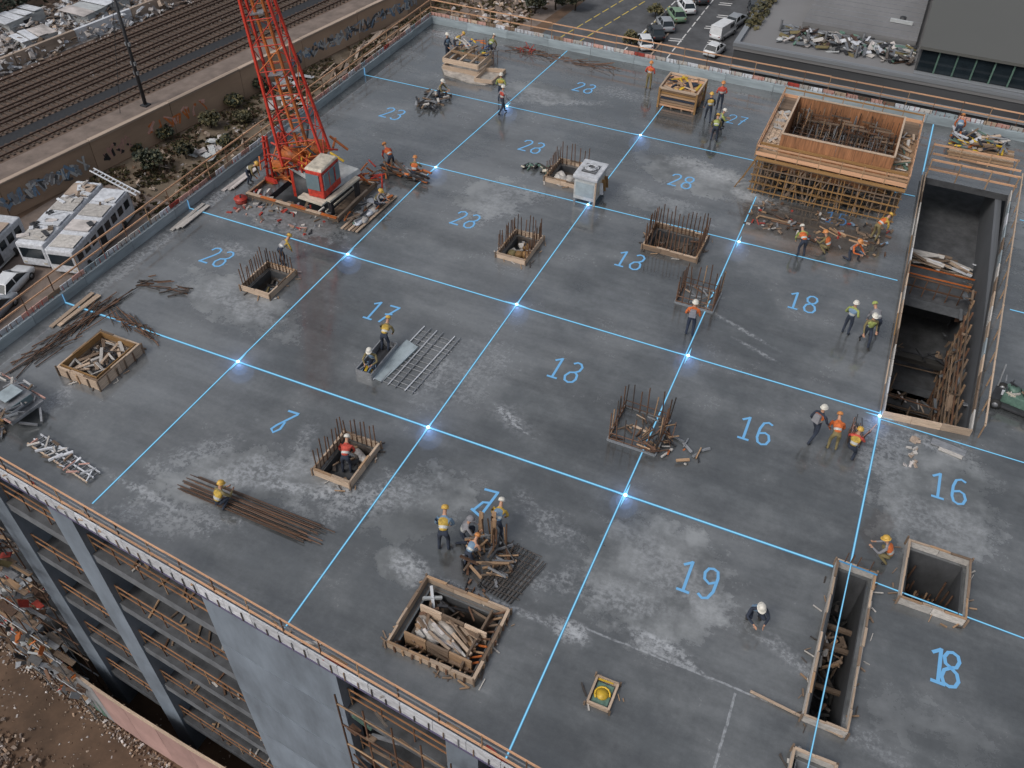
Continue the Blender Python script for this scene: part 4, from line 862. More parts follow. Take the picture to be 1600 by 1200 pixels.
# ------------------------------------------------------------------ formwork boxes round the openings
def formbox(name, label, x0, y0, x1, y1, h, bm='timpale', capm='timpale', *, depth=1.2, bars=0, barh=1.15, barsides='LRBF', lab_cat='formwork', inner='plydark', rail2=False, bw=.07, barm='rebar', studs=0):
    cx, cy = (x0 + x1) / 2, (y0 + y1) / 2; t = thing(name, label, lab_cat, (cx, cy, 0), 0, 'timber lined openings in the deck')
    a, b_ = (x1 - x0) / 2, (y1 - y0) / 2
    def side(p0, p1, nrm):
        p0 = Vector(p0); p1 = Vector(p1); d = p1 - p0; n = max(1, round(d.length / 1.1))
        for i in range(n):
            q0 = p0 + d * (i / n) + d.normalized() * .008; q1 = p0 + d * ((i + 1) / n) - d.normalized() * .008
            zz = h / 2 + U(-.01, .02)
            piece('side_board', bm, q0 + Vector((0, 0, zz)), q1 + Vector((0, 0, zz)), bw * .6, h * U(.95, 1.05), t)
        nc = max(1, round(d.length / .75))
        for i in range(nc):
            j0 = Vector(nrm) * U(-.035, .01) + Vector((0, 0, h + .03 + U(-.012, .015)))
            piece('cap_batten', rnd.choice([capm, capm, 'timber', 'timdirty', capm]), p0 + d * (i / nc + .004) + j0, p0 + d * ((i + 1) / nc - .004) + j0 + Vector(nrm) * U(-.02, .015), bw * U(.7, 1.1), .05, t)
        for i in range(int(d.length * 2.2)):
            q = p0 + d * rnd.random() + Vector(nrm) * U(.04, .3); a_ = U(0, 3); l_ = U(.05, .22); piece('splinter', rnd.choice(['timdirty', 'timber', 'bardark', 'bag']), q + Vector((-math.cos(a_) * l_, -math.sin(a_) * l_, .02)), q + Vector((math.cos(a_) * l_, math.sin(a_) * l_, .03 + U(0, .04))), U(.02, .06), .025, t)
        if studs:
            k = int(d.length / studs)
            for i in range(1, k + 1): q = p0 + d * (i / (k + 1)) + Vector(nrm) * .05; piece('stud', rnd.choice(['timdirty', 'timber', 'rebar']), q + Vector((0, 0, .0)), q + Vector((U(-.03, .03), 0, h - .02)), .06, .06, t)
        if depth:
            i0 = p0 - Vector(nrm) * .16; i1 = p1 - Vector(nrm) * .16; e = d.normalized() * .16
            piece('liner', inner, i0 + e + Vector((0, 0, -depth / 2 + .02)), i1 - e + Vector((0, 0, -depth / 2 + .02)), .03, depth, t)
    side((-a, -b_, 0), (a, -b_, 0), (0, -1, 0)); side((a, -b_, 0), (a, b_, 0), (1, 0, 0)); side((a, b_, 0), (-a, b_, 0), (0, 1, 0)); side((-a, b_, 0), (-a, -b_, 0), (-1, 0, 0))
    for sx in (-1, 1):
        for sy in (-1, 1): piece('corner_stake', 'timdirty', (sx * (a + .05), sy * (b_ + .05), 0), (sx * (a + .05), sy * (b_ + .05), h + U(.03, .12)), .06, .06, t)
    if bars:
        per = {'F': ((-a, -b_), (a, -b_)), 'R': ((a, -b_), (a, b_)), 'B': ((-a, b_), (a, b_)), 'L': ((-a, -b_), (-a, b_))}
        for s_ in barsides:
            p, q = per[s_]; dd = math.hypot(q[0] - p[0], q[1] - p[1]); n = max(2, round(dd * bars * 1.6))
            for i in range(n):
                k = (i + .5) / n; x = p[0] + (q[0] - p[0]) * k; y = p[1] + (q[1] - p[1]) * k; x *= .96; y *= .96
                rod('starter_bar', barm, (x, y, -.3), (x + rnd.gauss(0, .035), y + rnd.gauss(0, .035), barh * U(.9, 1.3)), .026, t)
    return t
def scraps(t, n, a, b_, z, mats, l0=.3, l1=.9, wd=.14, spread=.25, name='offcut', ali=None, seed=None, cx=0, cy=0):
    r_ = random.Random(seed if seed is not None else rnd.random())
    for i in range(n):
        c = Vector((cx + r_.uniform(-a, a), cy + r_.uniform(-b_, b_), z + r_.random() * spread)); an = r_.uniform(0, 3.14) if ali is None else ali + r_.gauss(0, .22)
        l_ = r_.uniform(l0, l1) / 2; d = Vector((math.cos(an), math.sin(an), r_.gauss(0, .15))) * l_
        if c.x - cx + abs(d.x) > a: c.x = cx + a - abs(d.x)
        if c.x - cx - abs(d.x) < -a: c.x = cx - a + abs(d.x)
        if c.y - cy + abs(d.y) > b_: c.y = cy + b_ - abs(d.y)
        if c.y - cy - abs(d.y) < -b_: c.y = cy - b_ + abs(d.y)
        piece(name, r_.choice(mats), c - d, c + d, r_.uniform(.4, 1.2) * wd, r_.uniform(.03, .09), t, r_.uniform(-.5, .5))
def lump(name, m_, c, size, parent, rz=0., seed=1):
    """a soft irregular bundle: subdivided box pushed about"""
    r_ = random.Random(seed); bm = bmesh.new(); bmesh.ops.create_icosphere(bm, subdivisions=2, radius=.5)
    for v in bm.verts: v.co *= 1 + r_.uniform(-.16, .16); v.co = Vector((math.copysign(abs(v.co.x * 2) ** .7 / 2, v.co.x) * size[0], math.copysign(abs(v.co.y * 2) ** .7 / 2, v.co.y) * size[1], v.co.z * size[2]))
    me = bpy.data.meshes.new(name); bm.to_mesh(me); bm.free(); me.materials.append(M[m_])
    for p in me.polygons: p.use_smooth = True
    return link(name, me, parent, c, rz)
late_scraps()
# A: scrap filled box at left
t = formbox('formwork_box', 'pale orange timber box filled with scrap wood at the left of the deck', -28.3, 16.95, -26.15, 19.5, .5, 'timpale', depth=0, studs=.6, bw=.1)
for q0, q1 in (((-.98, -1.15, .46), (.98, -1.15, .46)), ((-.98, 1.15, .46), (.98, 1.15, .46)), ((-.95, -1.1, .46), (-.95, 1.1, .46)), ((.95, -1.1, .46), (.95, 1.1, .46))): piece('inner_board', 'yellowt', q0, q1, .04, .3, t)
block('box_floor', 'plydark', -1.0, -1.2, .01, 1.0, 1.2, .04, t)
scraps(t, 40, .9, 1.1, .1, ['timpale', 'bag', 'timdirty', 'timdirty', 'timpale', 'bag', 'dark'], .4, 1.5, .12, .3, seed=2)
# B
t = formbox('formwork_box', 'timber framed opening with starter bars and mossy edge right of number on left', -24.95, 25.0, -23.35, 27.1, .28, 'timpale', depth=1.0, bars=3.2, barh=1.1, barsides='LB')
t['label'] = 'timber framed opening with bars and a yellow hatted worker behind'
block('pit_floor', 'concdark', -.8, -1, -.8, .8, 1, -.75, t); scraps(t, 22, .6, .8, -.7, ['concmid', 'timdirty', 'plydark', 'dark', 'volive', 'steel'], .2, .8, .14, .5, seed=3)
# C
t = formbox('formwork_box', 'timber lined pit with starter bars and a red jacketed worker inside', -15.5, 16.85, -13.9, 19.05, .3, 'timpale', depth=1.1, bars=2.6, barh=1.15, barsides='LB', bw=.1)
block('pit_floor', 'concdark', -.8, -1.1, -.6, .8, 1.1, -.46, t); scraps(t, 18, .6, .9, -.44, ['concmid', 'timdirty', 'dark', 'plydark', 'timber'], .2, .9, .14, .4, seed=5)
lump('cement_bag', 'bag', (.2, .6, -.2), (.9, .35, .3), t, -.5, 4)
# D
t = formbox('formwork_box', 'timber framed opening with starter bars and olive bags in the deck centre', -15.15, 32.65, -13.6, 34.95, .25, 'timpale', depth=1.0, bars=3.0, barh=1.1, barsides='LBR', bw=.08)
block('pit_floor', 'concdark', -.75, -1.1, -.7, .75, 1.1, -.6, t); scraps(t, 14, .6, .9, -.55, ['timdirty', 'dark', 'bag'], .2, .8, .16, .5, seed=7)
for i in range(6): lump('olive_bag', rnd.choice(['volive', 'bag', 'yellowt']), (U(-.4, .4), U(-.7, .7), -.2), (.45, .4, .35), t, U(0, 3), 20 + i)
# E
t = formbox('formwork_box', 'timber framed opening half hidden behind the grey site unit', -15.75, 40.35, -13.85, 42.6, .28, 'timpale', depth=1.0, bars=2.4, barh=1.1, barsides='BL', bw=.08)
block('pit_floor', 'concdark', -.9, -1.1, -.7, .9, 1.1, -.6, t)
for i in range(5): lump('sheeted_bundle', 'bag', (U(-.5, .5), U(-.7, .7), -.15), (.5, .7, .5), t, U(0, 3), 40 + i)
# F
t = formbox('formwork_box', 'wide dirty timber opening ringed with rusty starter bars', -8.75, 36.5, -5.95, 38.7, .26, 'timdirty', depth=1.2, bars=2.8, barh=1.25, barsides='LBRF', bw=.09)
block('pit_floor', 'dark', -1.3, -1.0, -1.1, 1.3, 1.0, -1.0, t); scraps(t, 34, 1.1, .8, -.9, ['timdirty', 'dark', 'plydark', 'rebar', 'bardark'], .2, .8, .1, .9, seed=9)
for i in range(26): x = U(-1.2, 1.2); y = U(-.8, .8); rod('starter_bar', rnd.choice(['rebar', 'bardark', 'timdirty']), (x, y, -1), (x + U(-.1, .1), y, U(-.4, .3)), .028, t)
# G, H : starter bar cages straight out of the slab
def cage(x0, y0, x1, y1, label, n, h, seed, hot=()):
    t = thing('starter_bar_cage', label, 'rebar cage', ((x0 + x1) / 2, (y0 + y1) / 2, 0), 0, 'column starter bar cages'); a, b_ = (x1 - x0) / 2, (y1 - y0) / 2; r_ = random.Random(seed)
    for k in range(2):
        z = .12 + k * .3
        for p, q in (((-a, -b_), (a, -b_)), ((a, -b_), (a, b_)), ((a, b_), (-a, b_)), ((-a, b_), (-a, -b_))): rod('link_bar', 'rebar', (*p, z), (*q, z + .02), .022, t)
    for p, q in (((-a, -b_), (a, -b_)), ((a, -b_), (a, b_)), ((a, b_), (-a, b_)), ((-a, b_), (-a, -b_))):
        piece('kicker', 'conc', (p[0] * 1.05, p[1] * 1.05, .04), (q[0] * 1.05, q[1] * 1.05, .04), .07, .08, t)
        m_ = round(math.hypot(q[0] - p[0], q[1] - p[1]) * n)
        for i in range(m_):
            k = i / m_; x = p[0] + (q[0] - p[0]) * k; y = p[1] + (q[1] - p[1]) * k
            rod('starter_bar', 'rebar' if r_.random() < .6 else ('bardark' if r_.random() < .8 else 'timber'), (x, y, 0), (x + r_.gauss(0, .04), y + r_.gauss(0, .04), h * r_.uniform(.8, 1.15)), .026, t)
    scraps(t, 14, a * .9, b_ * .9, .03, ['rebar', 'timdirty', 'steel', 'timpale'], .2, .7, .05, .06, seed=seed)
    return t
cage(-5.95, 33.0, -4.2, 34.55, 'rusty starter bar cage in front of the orange jacketed worker', 3.2, 1.35, 50)
t = cage(-5.85, 23.35, -3.95, 25.35, 'rusty starter bar cage crossed by the light line below the deck centre', 3.4, 1.4, 51)
scraps(t, 26, .7, .9, .1, ['rebar', 'timber', 'bardark'], .4, 1.0, .05, .5, seed=61, cx=.9, cy=-.3)
# I: far left frame with tarp
t = thing('sheeted_formwork', 'cluttered timber frame on crumpled sheeting at the far left corner', 'formwork', (-26.0, 51.4, 0))
def slabsheet(pts, z, m_, parent, name, th=.05):
    n = len(pts); mb = MB(); mb.add([(x, y, z + U(0, .12)) for x, y in pts] + [(x, y, z - th) for x, y in pts], [tuple(range(n))] + [(i, i + n, (i + 1) % n + n, (i + 1) % n) for i in range(n)]); return mb.build(name, M[m_], parent)
slabsheet([(-1.7, -.7), (-1.0, -1.6), (0, -1.75), (1.0, -2.0), (2.1, -1.8), (2.6, -1.2), (2.6, .5), (1.6, .9), (0, .6)], .06, 'tarp', t, 'sheeting')
for z in (.25, .75):
    for p, q in (((-1.4, -1.0), (1.2, -1.0)), ((1.2, -1.0), (1.2, 1.2)), ((1.2, 1.2), (-1.4, 1.2)), ((-1.4, 1.2), (-1.4, -1.0))): piece('side_board', 'timpale', (*p, z), (*q, z), .1, .3, t)
for x in (-.2, .6): piece('cross_beam', 'timpale', (x, -1, .85), (x, 1.2, .85), .12, .12, t)
piece('cross_beam', 'timber', (-1.4, .2, .9), (1.2, .2, .9), .12, .12, t)
for p, q in (((1.3, -1.7), (2.5, -1.6)), ((2.5, -1.6), (2.6, .3)), ((1.3, -1.7), (1.3, 0)), ((1.3, 0), (2.6, .3))): piece('tray_board', 'timpale', (*p, .2), (*q, .25), .08, .25, t)
scraps(t, 50, 1.5, .8, .5, ['timdirty', 'steel', 'blue', 'yellow', 'bag', 'orange', 'dark', 'green'], .2, 1.1, .12, .9, seed=71, cy=.9)
for i in range(14): x = U(-1.6, 1.6); y = U(.6, 1.6); rod('starter_bar', 'rebar', (x, y, 0), (x + U(-.1, .1), y, U(.9, 1.8)), .02, t)
# J: large formwork on scaffold
t = thing('shaft_formwork', 'large orange plywood shaft formwork standing on timber scaffold', 'formwork', (-1.3, 47.6, 0))
X0, X1, Y0, Y1 = -3.9, 3.9, -3.5, 4.0
jx0, jx1, jy0, jy1 = -2.85, 2.9, -2.75, 2.0
zp, zt = 2.35, 3.45
def boards(x0, y0, x1, y1, alongx, z, n, m_):
    for i in range(n):
        if alongx: ya = y0 + (y1 - y0) * i / n; block('deck_board', m_, x0 + U(0, .1), ya + .012, z, x1 - U(0, .1), ya + (y1 - y0) / n - .012, z + .05, t)
        else: xa = x0 + (x1 - x0) * i / n; block('deck_board', m_, xa + .012, y0 + U(0, .1), z, xa + (x1 - x0) / n - .012, y1 - U(0, .1), z + .05, t)
boards(X0, Y0, X1, jy0 - .05, True, zp, 3, 'timber'); boards(X0, jy1 + .05, X1, Y1, True, zp, 5, 'timdirty'); boards(X0, jy0, jx0 - .05, jy1, False, zp, 4, 'timpale'); boards(jx1 + .05, jy0, X1, jy1, False, zp, 4, 'timber')
def plywall(p, q, z0, z1):
    p = Vector(p); q = Vector(q); d = q - p; n = max(1, round(d.length / .95))
    for i in range(n): a = p + d * (i / n) + d.normalized() * .006; b_ = p + d * ((i + 1) / n) - d.normalized() * .006; piece('ply_panel', 'ply', a + Vector((0, 0, (z0 + z1) / 2)), b_ + Vector((0, 0, (z0 + z1) / 2)), .04, z1 - z0, t)
    piece('cap_batten', 'timpale', p + Vector((0, 0, z1 + .03)), q + Vector((0, 0, z1 + .03)), .1, .06, t)
plywall((jx0, jy0, 0), (jx1, jy0, 0), 1.2, zt); plywall((jx1, jy0, 0), (jx1, jy1, 0), 1.2, zt); plywall((jx0, jy1, 0), (jx1, jy1, 0), 1.2, zt); plywall((jx0, jy0, 0), (jx0, jy1, 0), 1.2, zt)
for (p, q) in (((X0, Y0), (X1, Y0)), ((X0, Y0), (X0, Y1)), ((X1, Y0), (X1, Y1)), ((X0, Y1), (X1, Y1))):
    piece('toe_board', 'railwood', (*p, zp + .12), (*q, zp + .12), .05, .2, t)
    p2 = Vector((*p, 0)); q2 = Vector((*q, 0))
    piece('rail', 'railwood' if p[1] != Y1 else 'yellowt', p2 + Vector((0, 0, zp + .55)), q2 + Vector((0, 0, zp + .55)), .05, .08, t)
    k = 7
    for i in range(k + 1): r0 = p2 + (q2 - p2) * (i / k); piece('rail_post', 'timber', r0 + Vector((0, 0, zp - .1)), r0 + Vector((0, 0, zp + .65)), .05, .06, t)
piece('waling', 'yellowt', (X0 + .1, jy0 - .12, 2.75), (X1 - .1, jy0 - .12, 2.75), .1, .12, t); piece('waling', 'yellowt', (X0 + .1, Y0 - .05, 2.2), (X1, Y0 - .05, 2.2), .1, .14, t)
r_ = random.Random(88)
for iy, y in enumerate((Y0 + .1, Y0 + 1.0)):
    for i in range(24):
        x = X0 + .25 + i * (X1 - X0 - .5) / 23; piece('standard', 'yellowt' if r_.random() < .4 else 'timdirty', (x + r_.gauss(0, .06), y, 0), (x + r_.gauss(0, .08), y, zp), .05, .05, t)
    for z in (.25, .7, 1.15, 1.6, 2.05): piece('ledger', 'yellowt' if r_.random() < .6 else 'timdirty', (X0, y - .05, z), (X1, y - .05, z + r_.gauss(0, .02)), .05, .06, t)
for i in range(60):
    q = X0 + .1 + r_.random() * 6.6; z = r_.uniform(.1, 1.9); piece('ledger', r_.choice(['timdirty', 'yellowt', 'dark', 'plydark']), (q, Y0 + r_.uniform(.1, 1.1), z), (q + r_.uniform(.3, 1.2), Y0 + r_.uniform(.1, 1.1), z + r_.gauss(0, .1)), .05, .07, t)
for i in range(16):
    x = X0 + .3 + r_.random() * 6.6; piece('brace', 'timdirty', (x, Y0 + .12, .05), (x + r_.uniform(-1, 1), Y0 + .14, 2.1), .05, .05, t)
for x in (X0 + .1, X1 - .1):
    for i in range(9): y = Y0 + .4 + i * .85; piece('standard', 'timdirty' if i % 2 else 'yellowt', (x, y, 0), (x, y, zp), .06, .06, t)
    for z in (.4, 1.1, 1.8): piece('ledger', 'timdirty', (x, Y0, z), (x, Y1, z), .05, .06, t)
for i in range(3): piece('raker', 'yellowt', (X0 - .75 + i * .1, Y0 + .3 + i * .6, 0), (X0 + .1, Y0 + .3 + i * .6, 1.9), .06, .06, t)
block('back_screen', 'plydark', X0 + .4, -2.2, .05, X1 - .4, -2.1, zp - .1, t)
for i in range(20): x = jx0 + .2 + i * (jx1 - jx0 - .4) / 19; rod('starter_bar', 'rebar', (x, jy1 - .35, .4), (x + U(-.04, .04), jy1 - .35, 3.1 + U(-.2, .3)), .022, t)
for i in range(18): x = jx0 + .2 + i * (jx1 - jx0 - .4) / 17; rod('starter_bar', 'bardark', (x, -.2, .4), (x + U(-.04, .04), -.2 + U(-.1, .1), 2.6 + U(-.3, .3)), .02, t)
for z in (1.0, 1.5, 2.0, 2.5): rod('link_bar', 'rebar', (jx0 + .1, jy1 - .4, z), (jx1 - .1, jy1 - .4, z), .02, t); rod('link_bar', 'rebar', (jx0 + .1, -.25, z - .2), (jx1 - .1, -.25, z - .2), .02, t)
for i in range(12): x = jx0 + .3 + i * .45; rod('link_bar', 'steel', (x, -2, 2.2), (x, jy1 - .3, 2.3), .016, t)
block('inner_floor', 'concdark', jx0 + .1, jy0 + .1, .9, jx1 - .1, jy1 - .1, 1.0, t)
for z in (1.5, 1.9, 2.3):
    for i in range(9): y = jy0 + .4 + i * .5; rod('grid_bar', 'rebar' if i % 2 else 'bardark', (jx0 + .1, y, z), (jx1 - .1, y + U(-.1, .1), z), .022, t)
    for i in range(13): x = jx0 + .3 + i * .42; rod('grid_bar', 'rebar' if i % 2 else 'steel', (x, jy0 + .2, z + .03), (x + U(-.1, .1), jy1 - .2, z + .03), .022, t)
for i in range(90): x = U(jx0 + .1, jx1 - .1); y = U(jy1 - 1.5, jy1 - .15); rod('upright_bar', rnd.choice(['rebar', 'bardark', 'timdirty', 'timber', 'steel']), (x, y, 1), (x + U(-.12, .12), y, U(2.3, 3.3)), .032, t)
for i in range(12):
    for z in (1.7, 2.1, 2.5, 2.9): y = jy1 - .3 - (i % 4) * .35; x = jx0 + .3 + i * .42; piece('waling', rnd.choice(['bardark', 'timdirty', 'rebar']), (x, y, z), (x + U(.5, 1.3), y + U(-.1, .1), z + U(-.05, .05)), .05, .08, t)
for i in range(40): x = U(jx0 + .2, jx1 - .2); y = U(jy0 + .4, jy1 - .2); rod('upright_bar', rnd.choice(['rebar', 'bardark', 'timdirty', 'steel']), (x, y, 1), (x + U(-.1, .1), y, U(1.8, 2.9)), .03, t)
scraps(t, 70, 2.5, 1.9, 1.05, ['conc', 'dark', 'steel', 'bag', 'timdirty', 'greym'], .3, 1.3, .25, .5, seed=90, cy=-.4)
scraps(t, 22, .35, 2.2, 2.42, ['timpale', 'timber', 'bag', 'green'], .2, .9, .15, .2, seed=91, cx=3.35)
scraps(t, 16, .35, 2.0, 2.42, ['bag', 'greym', 'timpale'], .2, .9, .2, .1, seed=92, cx=-3.35)
# K: long shaft opening
t = thing('shaft_edge_protection', 'pale kerb boards and timber rails round the long dark shaft', 'edge protection', (0, 0, 0), 0, 'timber lined openings in the deck')
def run(a, b_, z, m_, wd, ht, n, name, par=None):
    a = Vector((*a, z)); b_ = Vector((*b_, z)); d = b_ - a
    for i in range(n): piece(name, m_ if isinstance(m_, str) else rnd.choice(m_), a + d * (i / n + .002), a + d * ((i + 1) / n - .002), wd, ht * U(.92, 1.08), par or t)
k0, k1, k2, k3 = HK
run((k0[0] - .06, k0[1] - .05), (k3[0] - .06, k3[1]), .17, ['bag', 'timpale', 'white', 'timdirty'], .06, .34, 18, 'edge_board')
run((k0[0] - .2, k0[1] - .05), (k3[0] - .2, k3[1]), .30, ['yellowt', 'bag', 'timdirty', 'timpale'], .05, .06, 12, 'edge_rail')
run((k0[0] - .1, k0[1] - .06), (k1[0] + .1, k1[1] - .06), .17, 'timpale', .06, .34, 3, 'edge_board')
run((k1[0] + .06, k1[1]), (k2[0] + .06, k2[1]), .17, ['bag', 'kerb', 'timpale', 'timdirty', 'white'], .06, .34, 16, 'edge_board')
run((k1[0] + .42, k1[1] - .1), (k2[0] + .42, k2[1] + 1.4), .75, 'timpale', .06, .09, 5, 'rail')
for i in range(13): k = i / 12; x = k1[0] + .42 + (k2[0] - k1[0]) * k; y = k1[1] + (k2[1] - k1[1]) * k; piece('rail_post', 'timber', (x, y, 0), (x, y, .8), .05, .06, t)
for y, z in ((50.3, .5), (51.2, 1.0), (50.35, 1.05), (53.0, .7)): run((3.7, y), (8.4, y + .1), z, 'railwood', .06, .1, 2, 'cross_rail')
for x in (3.75, 5.3, 6.9, 8.3): piece('rail_post', 'timber', (x, 50.32, 0), (x, 50.32, 1.1), .06, .06, t); piece('rail_post', 'timber', (x, 53.02, 0), (x, 53.02, .8), .06, .06, t)
# things down in the shaft
t2 = thing('shaft_guardrail', 'rusty twin guardrail on the floor below inside the long shaft', 'guardrail', (3.9, 43.1, -3.1), 0)
for z in (.55, 1.1): piece('rail', 'rebar', (0, 0, z), (3.8, 0, z), .05, .08, t2)
for i in range(7): piece('post', 'rebar', (.1 + i * .6, 0, 0), (.1 + i * .6, 0, 1.15), .05, .05, t2)
for z in (.5, 1.0): piece('rail', 'orange', (0, 1.2, z), (3.6, 1.25, z), .05, .07, t2)
t2 = thing('plank_stack', 'bleached plank stack on the floor below at the far end of the shaft', 'planks', (5.8, 46.2, -3.1))
scraps(t2, 34, 1.7, .5, .05, ['timpale', 'bag', 'timdirty', 'white'], .6, 2.2, .2, .5, seed=100, ali=-.05, name='plank')
for k, (z, y, lb) in enumerate([(-3.4, 32.2, 'debris covered walkway beam near the front end of the shaft'), (-6.4, 34.2, 'dark walkway beam deep in the middle of the shaft'), (-6.6, 38.4, 'dark walkway beam deep in the far half of the shaft')]):
    t2 = thing('walkway_beam', lb, 'beam', (5.8, y, z)); block('beam', 'concdark', -1.9, -.35, -.2, 1.9, .35, 0, t2)
    scraps(t2, 34 if k == 0 else 14, 1.5, .45, .03, ['timdirty', 'rubble', 'orange', 'timpale', 'rebar', 'steel'], .2, .9, .12, .35, seed=110 + k)
t2 = thing('shaft_scaffold', 'tangle of rusty bars and boards in the front corner of the shaft', 'scaffold', (6.2, 30.6, -5))
for i in range(40): p = Vector((U(-1.6, 1.2), U(-.6, .9), U(0, 2.6))); piece('bar', rnd.choice(['rebar', 'timdirty', 'orange', 'steel']), p, p + Vector((U(-.9, .9), U(-.4, .4), U(-.6, .6))), .06, .06, t2)
for k, (z, y0_, lb) in enumerate([(-9.6, 31.4, 'lowest dark beam at the front of the shaft'), (-6.9, 30.9, 'dark beam under the walkway at the front of the shaft'), (-9.9, 36.2, 'deep cross beam in the middle of the shaft'), (-5.2, 40.6, 'cross beam just below the first floor edge in the shaft')]):
    t2 = thing('cross_beam', lb, 'beam', (5.8, y0_, z)); block('beam', 'pitshade', -1.8, -.22, -.3, 1.8, .22, 0, t2); scraps(t2, 10, 1.6, .3, .02, ['timdirty', 'rebar', 'dark', 'plydark'], .3, 1.2, .1, .3, seed=500 + k)
t2 = thing('shaft_props', 'rusty props and ledgers standing inside the long dark shaft', 'props', (5.8, 36, -10))
for i in range(26):
    x = U(-1.7, 1.5); y = U(-5.5, 5); rod('prop', rnd.choice(['rebar', 'bardark', 'timdirty']), (x, y, -6), (x + U(-.1, .1), y + U(-.1, .1), U(2, 6.2)), .05, t2)
for i in range(12): y = -5.6 + i * .95; piece('wall_frame', rnd.choice(['rebar', 'timdirty', 'timber']), (1.45, y, 2), (1.5, y + U(-.1, .1), 8.9), .08, .1, t2)
for i in range(10): z = 2.6 + i * .65; piece('wall_frame', rnd.choice(['rebar', 'timdirty', 'timdirty']), (1.42, -5.8, z), (1.45, 5.2, z + U(-.1, .1)), .07, .08, t2)
for i in range(40):
    y = U(-5.8, 5); z = U(-2, 5.8); rod('ledger', rnd.choice(['rebar', 'bardark', 'timdirty']), (-1.8, y, z), (1.6, y + U(-.3, .3), z + U(-.2, .2)), .04, t2)
t2 = thing('pallet_load', 'grey pallet load lying deep on a lower shaft floor', 'pallet', (5.2, 35.5, -10.1)); scraps(t2, 30, 1, .8, 0, ['greym', 'rubble', 'timdirty', 'bag'], .4, 1.2, .4, .6, seed=120)
t2 = thing('wall_debris', 'boards and bars leaning on the right wall inside the shaft', 'debris', (7.3, 34, -4)); 
for i in range(70): p = Vector((U(-.15, .15), U(-4, 12), U(-3, 2.8))); piece('board', rnd.choice(['steel', 'concmid', 'rebar', 'timdirty', 'timdirty']), p, p + Vector((U(-.15, .15), U(-1, 1), U(-.8, .8))), U(.06, .3), .05, t2)
# L
t = formbox('formwork_box', 'square opening with grey green lining right of the crouching worker', 5.65, 20.45, 7.75, 23.05, .36, 'bag', depth=3.0, bars=0, inner='concdark', bw=.08)  # lining coloured darker to paint in the shade of the opening
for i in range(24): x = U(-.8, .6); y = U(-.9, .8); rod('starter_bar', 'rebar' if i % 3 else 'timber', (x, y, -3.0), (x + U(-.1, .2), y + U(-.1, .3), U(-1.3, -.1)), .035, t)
block('pit_floor', 'dark', -.95, -1.2, -3.05, .95, 1.2, -3.0, t); scraps(t, 20, .8, 1.0, -2.9, ['rebar', 'timdirty', 'bardark', 'dark'], .3, 1.0, .1, 1.2, seed=130)  # near-black floor colour stands in for shade at the bottom
# M
t = formbox('formwork_box', 'long narrow opening crossed by light lines near the bottom right', 3.45, 14.88, 4.75, 21.07, .34, 'bag', depth=2.6, bars=0, inner='concdark', bw=.08)  # dark lining colour paints in the shade of the narrow opening
scraps(t, 60, .42, 2.6, -2.6, ['timdirty', 'timdirty', 'pitshade', 'rebar', 'plydark', 'dark'], .3, 1.0, .1, 1.4, seed=140)
for y in (-1.2, .4, 1.2): piece('prop', 'timdirty', (-.5, y, -.9), (.5, y + .1, -1.0), .14, .14, t)
scraps(t, 16, .4, .7, -1.2, ['bag', 'timdirty', 'timber'], .3, .7, .14, .3, seed=141, cy=.3)
for i in range(5): x = U(-.5, .5); rod('starter_bar', 'rebar', (x, 3.1, 0), (x, 3.1, .9), .02, t)
tp = thing('screed_batten', 'pale timber batten laid against the corner of the long opening', 'batten', (3.3, 15.0, .04)); run((-1.5, .12), (1.4, -.16), .03, 'timpale', .07, .06, 2, 'batten', tp)
# N
t = formbox('formwork_box', 'small opening cut off by the bottom edge of the view', 3.4, 12.1, 4.6, 13.75, .34, 'bag', depth=1.6, bars=0, inner='conc', bw=.1)
scraps(t, 16, .4, .6, -1.2, ['timdirty', 'greym', 'dark', 'bag'], .2, .8, .15, .9, seed=150)
# O
t = formbox('formwork_box', 'large debris filled timber pit in front of the workers near the lower edge', -9.3, 11.72, -6.2, 14.45, .3, 'timpale', depth=2.4, bars=0, inner='plydark', bw=.1, studs=.33)
for y, m_ in ((-.85, 'timber'), (.25, 'timpale')): 
    for i in range(3): x0 = -1.2 + i * .83; piece('partition_board', m_ if i != 1 else 'timdirty', (x0 + .01, y - .02 * i, .05), (x0 + .81, y - .02 * i - .02, .05), .07, .75, t)
for i in range(10): x = -1.3 + i * .28; piece('brace', rnd.choice(['timdirty', 'rebar', 'timber']), (x, -.95, -.1), (x + U(-.1, .1), -1.25, .28), .05, .05, t)
for i in range(10): y = -1.1 + i * .25; piece('brace', rnd.choice(['timdirty', 'rebar', 'timber', 'orange']), (1.05, y, .0), (1.45, y + U(-.1, .1), .3), .05, .05, t)
piece('partition_board', 'timdirty', (1.0, -1.1, .1), (1.05, 1.1, .1), .07, .5, t)
block('pit_floor', 'dark', -1.35, -1.15, -1.5, 1.35, 1.15, -1.4, t)
block('staging', 'plydark', -1.2, -.8, -.35, .95, .2, -.25, t)
for i, (x, y, sx, sy) in enumerate([(-.75, -.1, .9, .5), (-.15, -.25, 1.0, .5), (.35, -.45, .8, .45), (-.5, -.5, .8, .4), (.0, .0, 1.0, .35), (.65, -.65, .6, .4)]): lump('sheeted_bundle', 'bag' if i % 2 else 'tarp', (x, y, -.02 + .05 * (i % 2)), (sx, sy * .8, .32), t, -.35, 60 + i)
scraps(t, 40, 1.1, .5, -.1, ['bag', 'timdirty', 'timpale', 'rubble', 'timber'], .3, 1.1, .12, .45, seed=160, cy=-.3, ali=-.4)
scraps(t, 40, 1.2, 1.05, -.35, ['timdirty', 'timdirty', 'rebar', 'dark'], .3, 1.1, .1, .5, seed=161)
